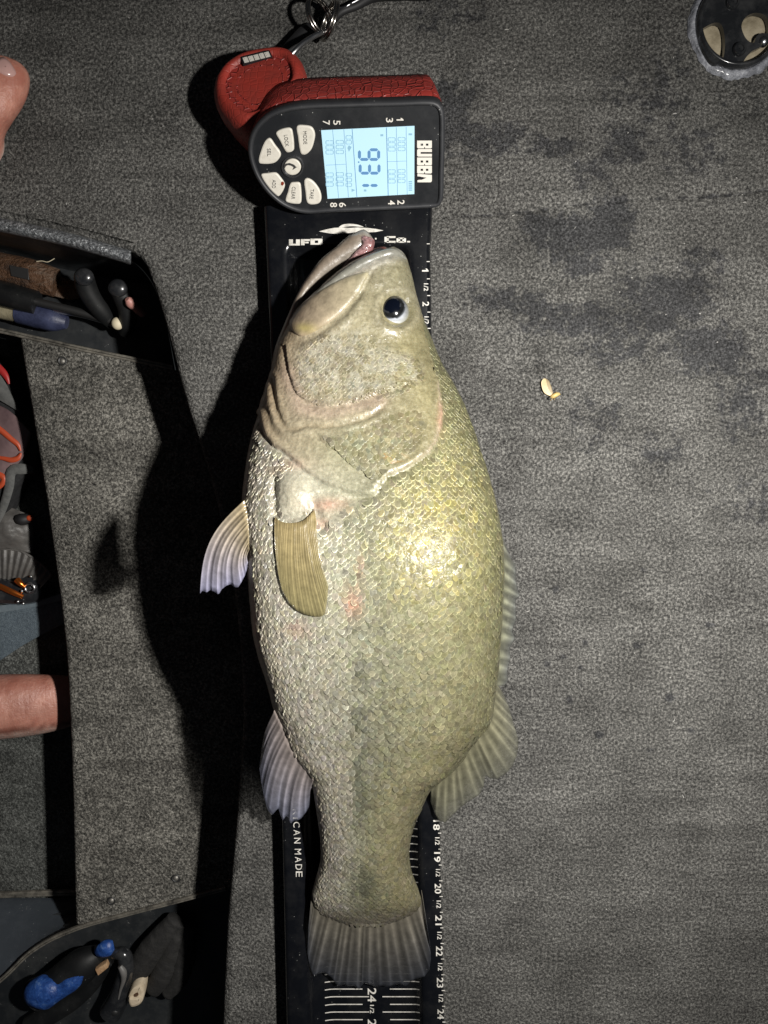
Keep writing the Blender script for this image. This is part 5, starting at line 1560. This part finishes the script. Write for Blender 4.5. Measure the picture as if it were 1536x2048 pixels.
# ------------------------------------------------------------------ tools in the upper tray
zt1 = Z_T1
M_rust = mat('rusty_wood', (.2, .11, .05), .7); n = N(M_rust)
n.set('Base Color', n.ramp(n.noise(38, 5, .75, stretch=(.35, 1, 1)), [(.34, (.018, .010, .006)), (.48, (.085, .038, .015)), (.58, (.12, .08, .055)), (.74, (.24, .19, .15))])); n.bump(n.noise(60, 5, .75), .008, 1.0)
M_dkrub = dusty_plastic('dark_rubber', (.007, .0075, .008), .4, .2, dustcol=(.09, .09, .085))
kn = thing('sheath_knife', 'rusty brown knife handle lying against the tray wall', 'knife', at(60, 560, zt1))
tube('handle', [at(-120, 506, zt1 + .020), at(0, 536, zt1 + .022), at(60, 550, zt1 + .024), at(112, 566, zt1 + .022)], [.0135, .014, .0145, .013], M_rust, kn, sides=14, n=30, flat=.75)
slab('ferrule', Plane(at(60, 548, zt1 + .035), (0, 0, 1)), [(18, 530), (56, 537), (58, 560), (22, 552)], .004, M_steel_dark, kn, bev=.0006)
slab('blade', Plane(at(140, 580, zt1 + .016), (0, 0, 1)), [(104, 548), (150, 562), (172, 590), (140, 600), (100, 590)], .003, M_rust, kn, bev=.0006)
sd = thing('screwdriver', 'screwdriver with a black grip and long steel shaft in the upper tray', 'screwdriver', at(150, 620, zt1))
tube('grip', [at(-160, 552, zt1 + .028), at(-60, 572, zt1 + .028), at(20, 592, zt1 + .028), at(74, 606, zt1 + .028)], [.012, .012, .012, .011], M_dkrub, sd, sides=12, n=24)
tube('shaft', [at(70, 603, zt1 + .030), at(150, 622, zt1 + .030), at(236, 646, zt1 + .030)], [.0036, .0036, .0034], M_steel_dark, sd, sides=12, n=20)
pc = thing('tipped_rod', 'chrome rod ending in a pale cream rubber tip beside the pliers', 'tool', at(230, 648, zt1))
tube('rod', [at(110, 618, zt1 + .024), at(180, 632, zt1 + .026), at(230, 648, zt1 + .028)], [.0034, .0034, .0034], M_steel, pc, sides=12, n=16)
M_cream = mat('cream_rubber', (.60, .53, .38), .6)
v, f = ball_geo(at(235, 647, zt1 + .034), .0054, (1, 1.05, .9), 20, 14); mesh('tip', v, f, M_cream, pc)
pn2 = thing('hand_tool', 'worn hand tool with dark blue and tan handle at the front of the upper tray', 'tool', at(60, 630, zt1))
M_bluew = cloth_mat('worn_blue', (.018, .022, .05), (.05, .06, .12), 60, .5); M_tanw = cloth_mat('worn_tan', (.16, .14, .09), (.34, .30, .20), 60, .5)
tube('ferrule', [at(-60, 604, zt1 + .018), at(0, 616, zt1 + .018), at(42, 624, zt1 + .018)], [.010, .010, .0105], M_tanw, pn2, sides=12, n=14)
tube('handle', [at(38, 623, zt1 + .018), at(80, 632, zt1 + .018), at(112, 640, zt1 + .018), at(134, 645, zt1 + .017)], [.0112, .0118, .0105, .006], M_bluew, pn2, sides=12, n=20)
pb_ = thing('pliers', 'black handled pliers with ringed grips standing in the upper tray', 'pliers', at(210, 600, zt1))
tube('handle', [at(168, 554, zt1 + .055), at(172, 572, zt1 + .050), at(186, 600, zt1 + .042), at(206, 626, zt1 + .032), at(226, 648, zt1 + .02)], [.0085, .009, .0085, .008, .006], M_dkrub, pb_, sides=14, n=30)
tube('handle', [at(236, 576, zt1 + .055), at(246, 594, zt1 + .050), at(254, 618, zt1 + .042), at(256, 644, zt1 + .032), at(250, 664, zt1 + .02)], [.008, .0085, .008, .0075, .006], M_dkrub, pb_, sides=14, n=30)
for x, y, zz in ((168, 554, .060), (236, 576, .060)):
    c0 = np.array(at(x, y, zt1 + zz))
    v, f = ball_geo(c0, .0078, (1.1, 1, .7), 18, 12); mesh('end_cap', v, f, M_glossb, pb_)
M_pink = mat('pink_rubber', (.42, .20, .17), .5)
pkb = thing('soft_bait', 'small pink soft bait tip poking out beside the black pliers', 'lure', at(262, 606, zt1 + .03))
tube('tail', [at(254, 598, zt1 + .062), at(258, 602, zt1 + .060), at(270, 612, zt1 + .05), at(284, 626, zt1 + .035)], [.0022, .0042, .0045, .004], M_pink, pkb, sides=10, n=14)
hr = thing('stray_hair', 'short pale hair stuck to the tray wall', 'hair')
wp = np.array(at(90, 522, Z_T1 + .03))
tube('strand', [at(73, 523, -.05), at(84, 522, -.05), at(95, 524, -.05), at(104, 520, -.05), at(109, 517, -.05)], [.0003] * 5, M_cream, hr, sides=5, n=20)

# ------------------------------------------------------------------ tools in the lower tray
zt2 = -.118
M_blue = mat('blue_grip', (.025, .085, .30), .45); n = N(M_blue)
n.set('Base Color', n.ramp(n.noise(130, 4, .75), [(.3, (.006, .024, .12)), (.55, (.02, .07, .26)), (.75, (.12, .20, .36))])); n.bump(n.noise(160, 3, .6), .0012, .8)
bl = thing('pliers', 'blue and black handled pliers lying in the lower tray', 'pliers', at(130, 1960, zt2))
tube('handle_core', [at(70, 1990, zt2 + .022), at(104, 1972, zt2 + .024), at(140, 1950, zt2 + .024), at(172, 1926, zt2 + .024), at(200, 1908, zt2 + .022)], [.016, .0150, .0175, .0165, .010], M_dkrub, bl, sides=18, n=40, flat=.8)
tube('blue_grip', [at(64, 1996, zt2 + .030), at(76, 1988, zt2 + .032), at(88, 1984, zt2 + .032), at(104, 1982, zt2 + .034), at(122, 1978, zt2 + .034), at(146, 1962, zt2 + .034), at(166, 1944, zt2 + .033)], [.0100, .0150, .0165, .0135, .0090, .0085, .0055], M_blue, bl, sides=18, n=50, flat=.75)
tube('blue_grip', [at(196, 1904, zt2 + .032), at(206, 1900, zt2 + .034), at(218, 1894, zt2 + .034), at(227, 1890, zt2 + .032)], [.005, .0075, .0078, .005], M_blue, bl, sides=14, n=20, flat=.7)
tube('handle_core', [at(60, 2050, zt2 + .012), at(110, 2020, zt2 + .014), at(150, 1996, zt2 + .014), at(184, 1962, zt2 + .016), at(214, 1918, zt2 + .018)], [.010, .011, .010, .0095, .008], M_dkrub, bl, sides=12, n=30)
sc2 = thing('scissors', 'black scissors with thick looped handles at the bottom of the lower tray', 'scissors', at(235, 1980, zt2))
tube('handle_loop', [at(228, 1906, zt2 + .030), at(246, 1908, zt2 + .032), at(252, 1930, zt2 + .030), at(246, 1965, zt2 + .026), at(236, 1998, zt2 + .022), at(222, 2024, zt2 + .020)], [.0050, .0068, .0075, .0085, .0105, .0115], M_glossb, sc2, sides=16, n=40)
tube('handle_edge', [at(240, 1932, zt2 + .0380), at(246, 1942, zt2 + .0380), at(247, 1958, zt2 + .0365), at(241, 1980, zt2 + .0345), at(237, 1998, zt2 + .033)], [.0025, .0034, .0026, .0014, .0008], mat('worn_edge', (.13, .125, .12), .5), sc2, sides=8, n=24)
v, f = ball_geo(at(229, 2024, zt2 + .030), .004, (1, 1, .6)); mesh('pivot', v, f, M_steel_dark, sc2)
wb = thing('wood_chip', 'small splinter of light brown wood in the lower tray', 'wood', at(203, 1942, zt2 + .03))
M_wood = cloth_mat('light_wood', (.28, .15, .07), (.50, .33, .19), 90, .7)
slab('chip', Plane(at(203, 1942, zt2 + .034), (.1, -.1, 1)), [(190, 1940), (212, 1927), (216, 1936), (196, 1952)], .006, M_wood, wb, bev=.0008)
gl = thing('work_gloves', 'crumpled black fabric glove fingers against the deck side of the lower tray', 'glove', at(310, 1920, zt2))
M_glove = cloth_mat('black_fabric', (.005, .005, .005), (.018, .017, .016), 220)
for pts, r in (([(352, 1838), (330, 1866), (300, 1905), (276, 1940), (262, 1968)], (.009, .012, .014, .013, .008)), ([(364, 1846), (352, 1880), (336, 1920), (322, 1955), (304, 1982)], (.007, .010, .012, .012, .008)), ([(380, 1850), (374, 1890), (366, 1930), (352, 1965), (334, 1988)], (.006, .009, .011, .010, .007))):
    V_, F_ = tube_geo(cr([tuple(at(x, y, zt2 + .016)) for x, y in pts], 40), np.interp(np.linspace(0, 1, 40), np.linspace(0, 1, 5), r), 18, flat=.8)
    V_ = V_ + .0035 * (fbm(V_[:, 0] * 180, V_[:, 1] * 180, 4)[:, None] - .5)
    fix_normals(mesh('finger', V_, F_, M_glove, gl))
M_cream2 = mat('cream_plastic', (.58, .49, .36), .5); n = N(M_cream2)
n.set('Base Color', n.ramp(n.noise(110, 4, .7), [(.3, (.42, .33, .22)), (.6, (.60, .51, .38))]))
fx = thing('cream_fitting', 'small cream plastic fitting with a central hole in the lower tray', 'fitting', at(272, 1992, zt2))
FX = Plane(at(272, 1992, zt2 + .034), (.12, -.05, 1))
slab('block', FX, cr([(257, 1990), (266, 1976), (281, 1970), (288, 1980), (288, 1995), (281, 2010), (262, 2016), (255, 2004)], 40, True), .022, M_cream2, fx, bev=.0028)
slab('hole', Plane(FX.o + FX.n * .0002, FX.n), cr([(267, 1990), (275, 1985), (277, 1990), (270, 1996)], 16, True), .0006, M_rust, fx, bev=.0002)
slab('lower_lip', Plane(FX.o + FX.n * .0022, FX.n), cr([(258, 1997), (269, 1997), (281, 1996), (280, 2008), (262, 2014), (257, 2005)], 30, True), .004, M_cream2, fx, bev=.0018)

# ------------------------------------------------------------------ lint, grit and water beads on the carpet
M_lint = mat('lint', (.34, .33, .31), .7)
g = Geo()
for k in range(150):
    if k < 60: x, y, z = random.uniform(880, 1540), random.uniform(40, 1300), .0004
    elif k < 95: x, y, z = random.uniform(880, 1540), random.uniform(1300, 2040), .0004
    elif k < 115: x, y, z = random.uniform(60, 520), random.uniform(20, 420), .0004
    else:
        y = random.uniform(760, 1780); x, z = random.uniform(float(interp(STEP_L, y)) + 12, 330), Z1 + .0006
    p = np.array(at(x, y, z)); a = random.uniform(0, 6.28); r = random.uniform(.0002, .00055)
    d_ = np.array((math.cos(a), math.sin(a), .1)); L_ = r * random.choice([1, 1, 1.2, 1.5, 3])
    V_, F_ = tube_geo([p - d_ * L_, p + np.array((0, 0, r)), p + d_ * L_], [r * .5, r, r * .5], 5)
    g.add(V_, F_)
tag(g.obj('lint', M_lint), 'scattered pale lint and grit specks on the carpet', kind='stuff')
M_drop = mat('water', (.8, .85, .9), .05); M_drop.node_tree.nodes['Principled BSDF'].inputs['Transmission Weight'].default_value = 1.0; M_drop.node_tree.nodes['Principled BSDF'].inputs['IOR'].default_value = 1.33
g = Geo()
for k in range(70):
    cx, cy, sx, sy = random.choice([(1140, 470, 70, 40), (1270, 570, 60, 20), (1330, 570, 50, 20), (960, 295, 30, 12), (1300, 660, 60, 40), (1100, 640, 60, 30), (990, 1000, 40, 200)])
    x, y = random.gauss(cx, sx), random.gauss(cy, sy)
    if x < 905 + 90 * (700 < y < 1600): continue
    v, f = ball_geo(at(x, y, .0005), random.uniform(.0004, .0009), (1, 1, .8), 8, 6); g.add(v, f)
tag(g.obj('water_beads', M_drop), 'tiny water beads on the damp carpet', kind='stuff')
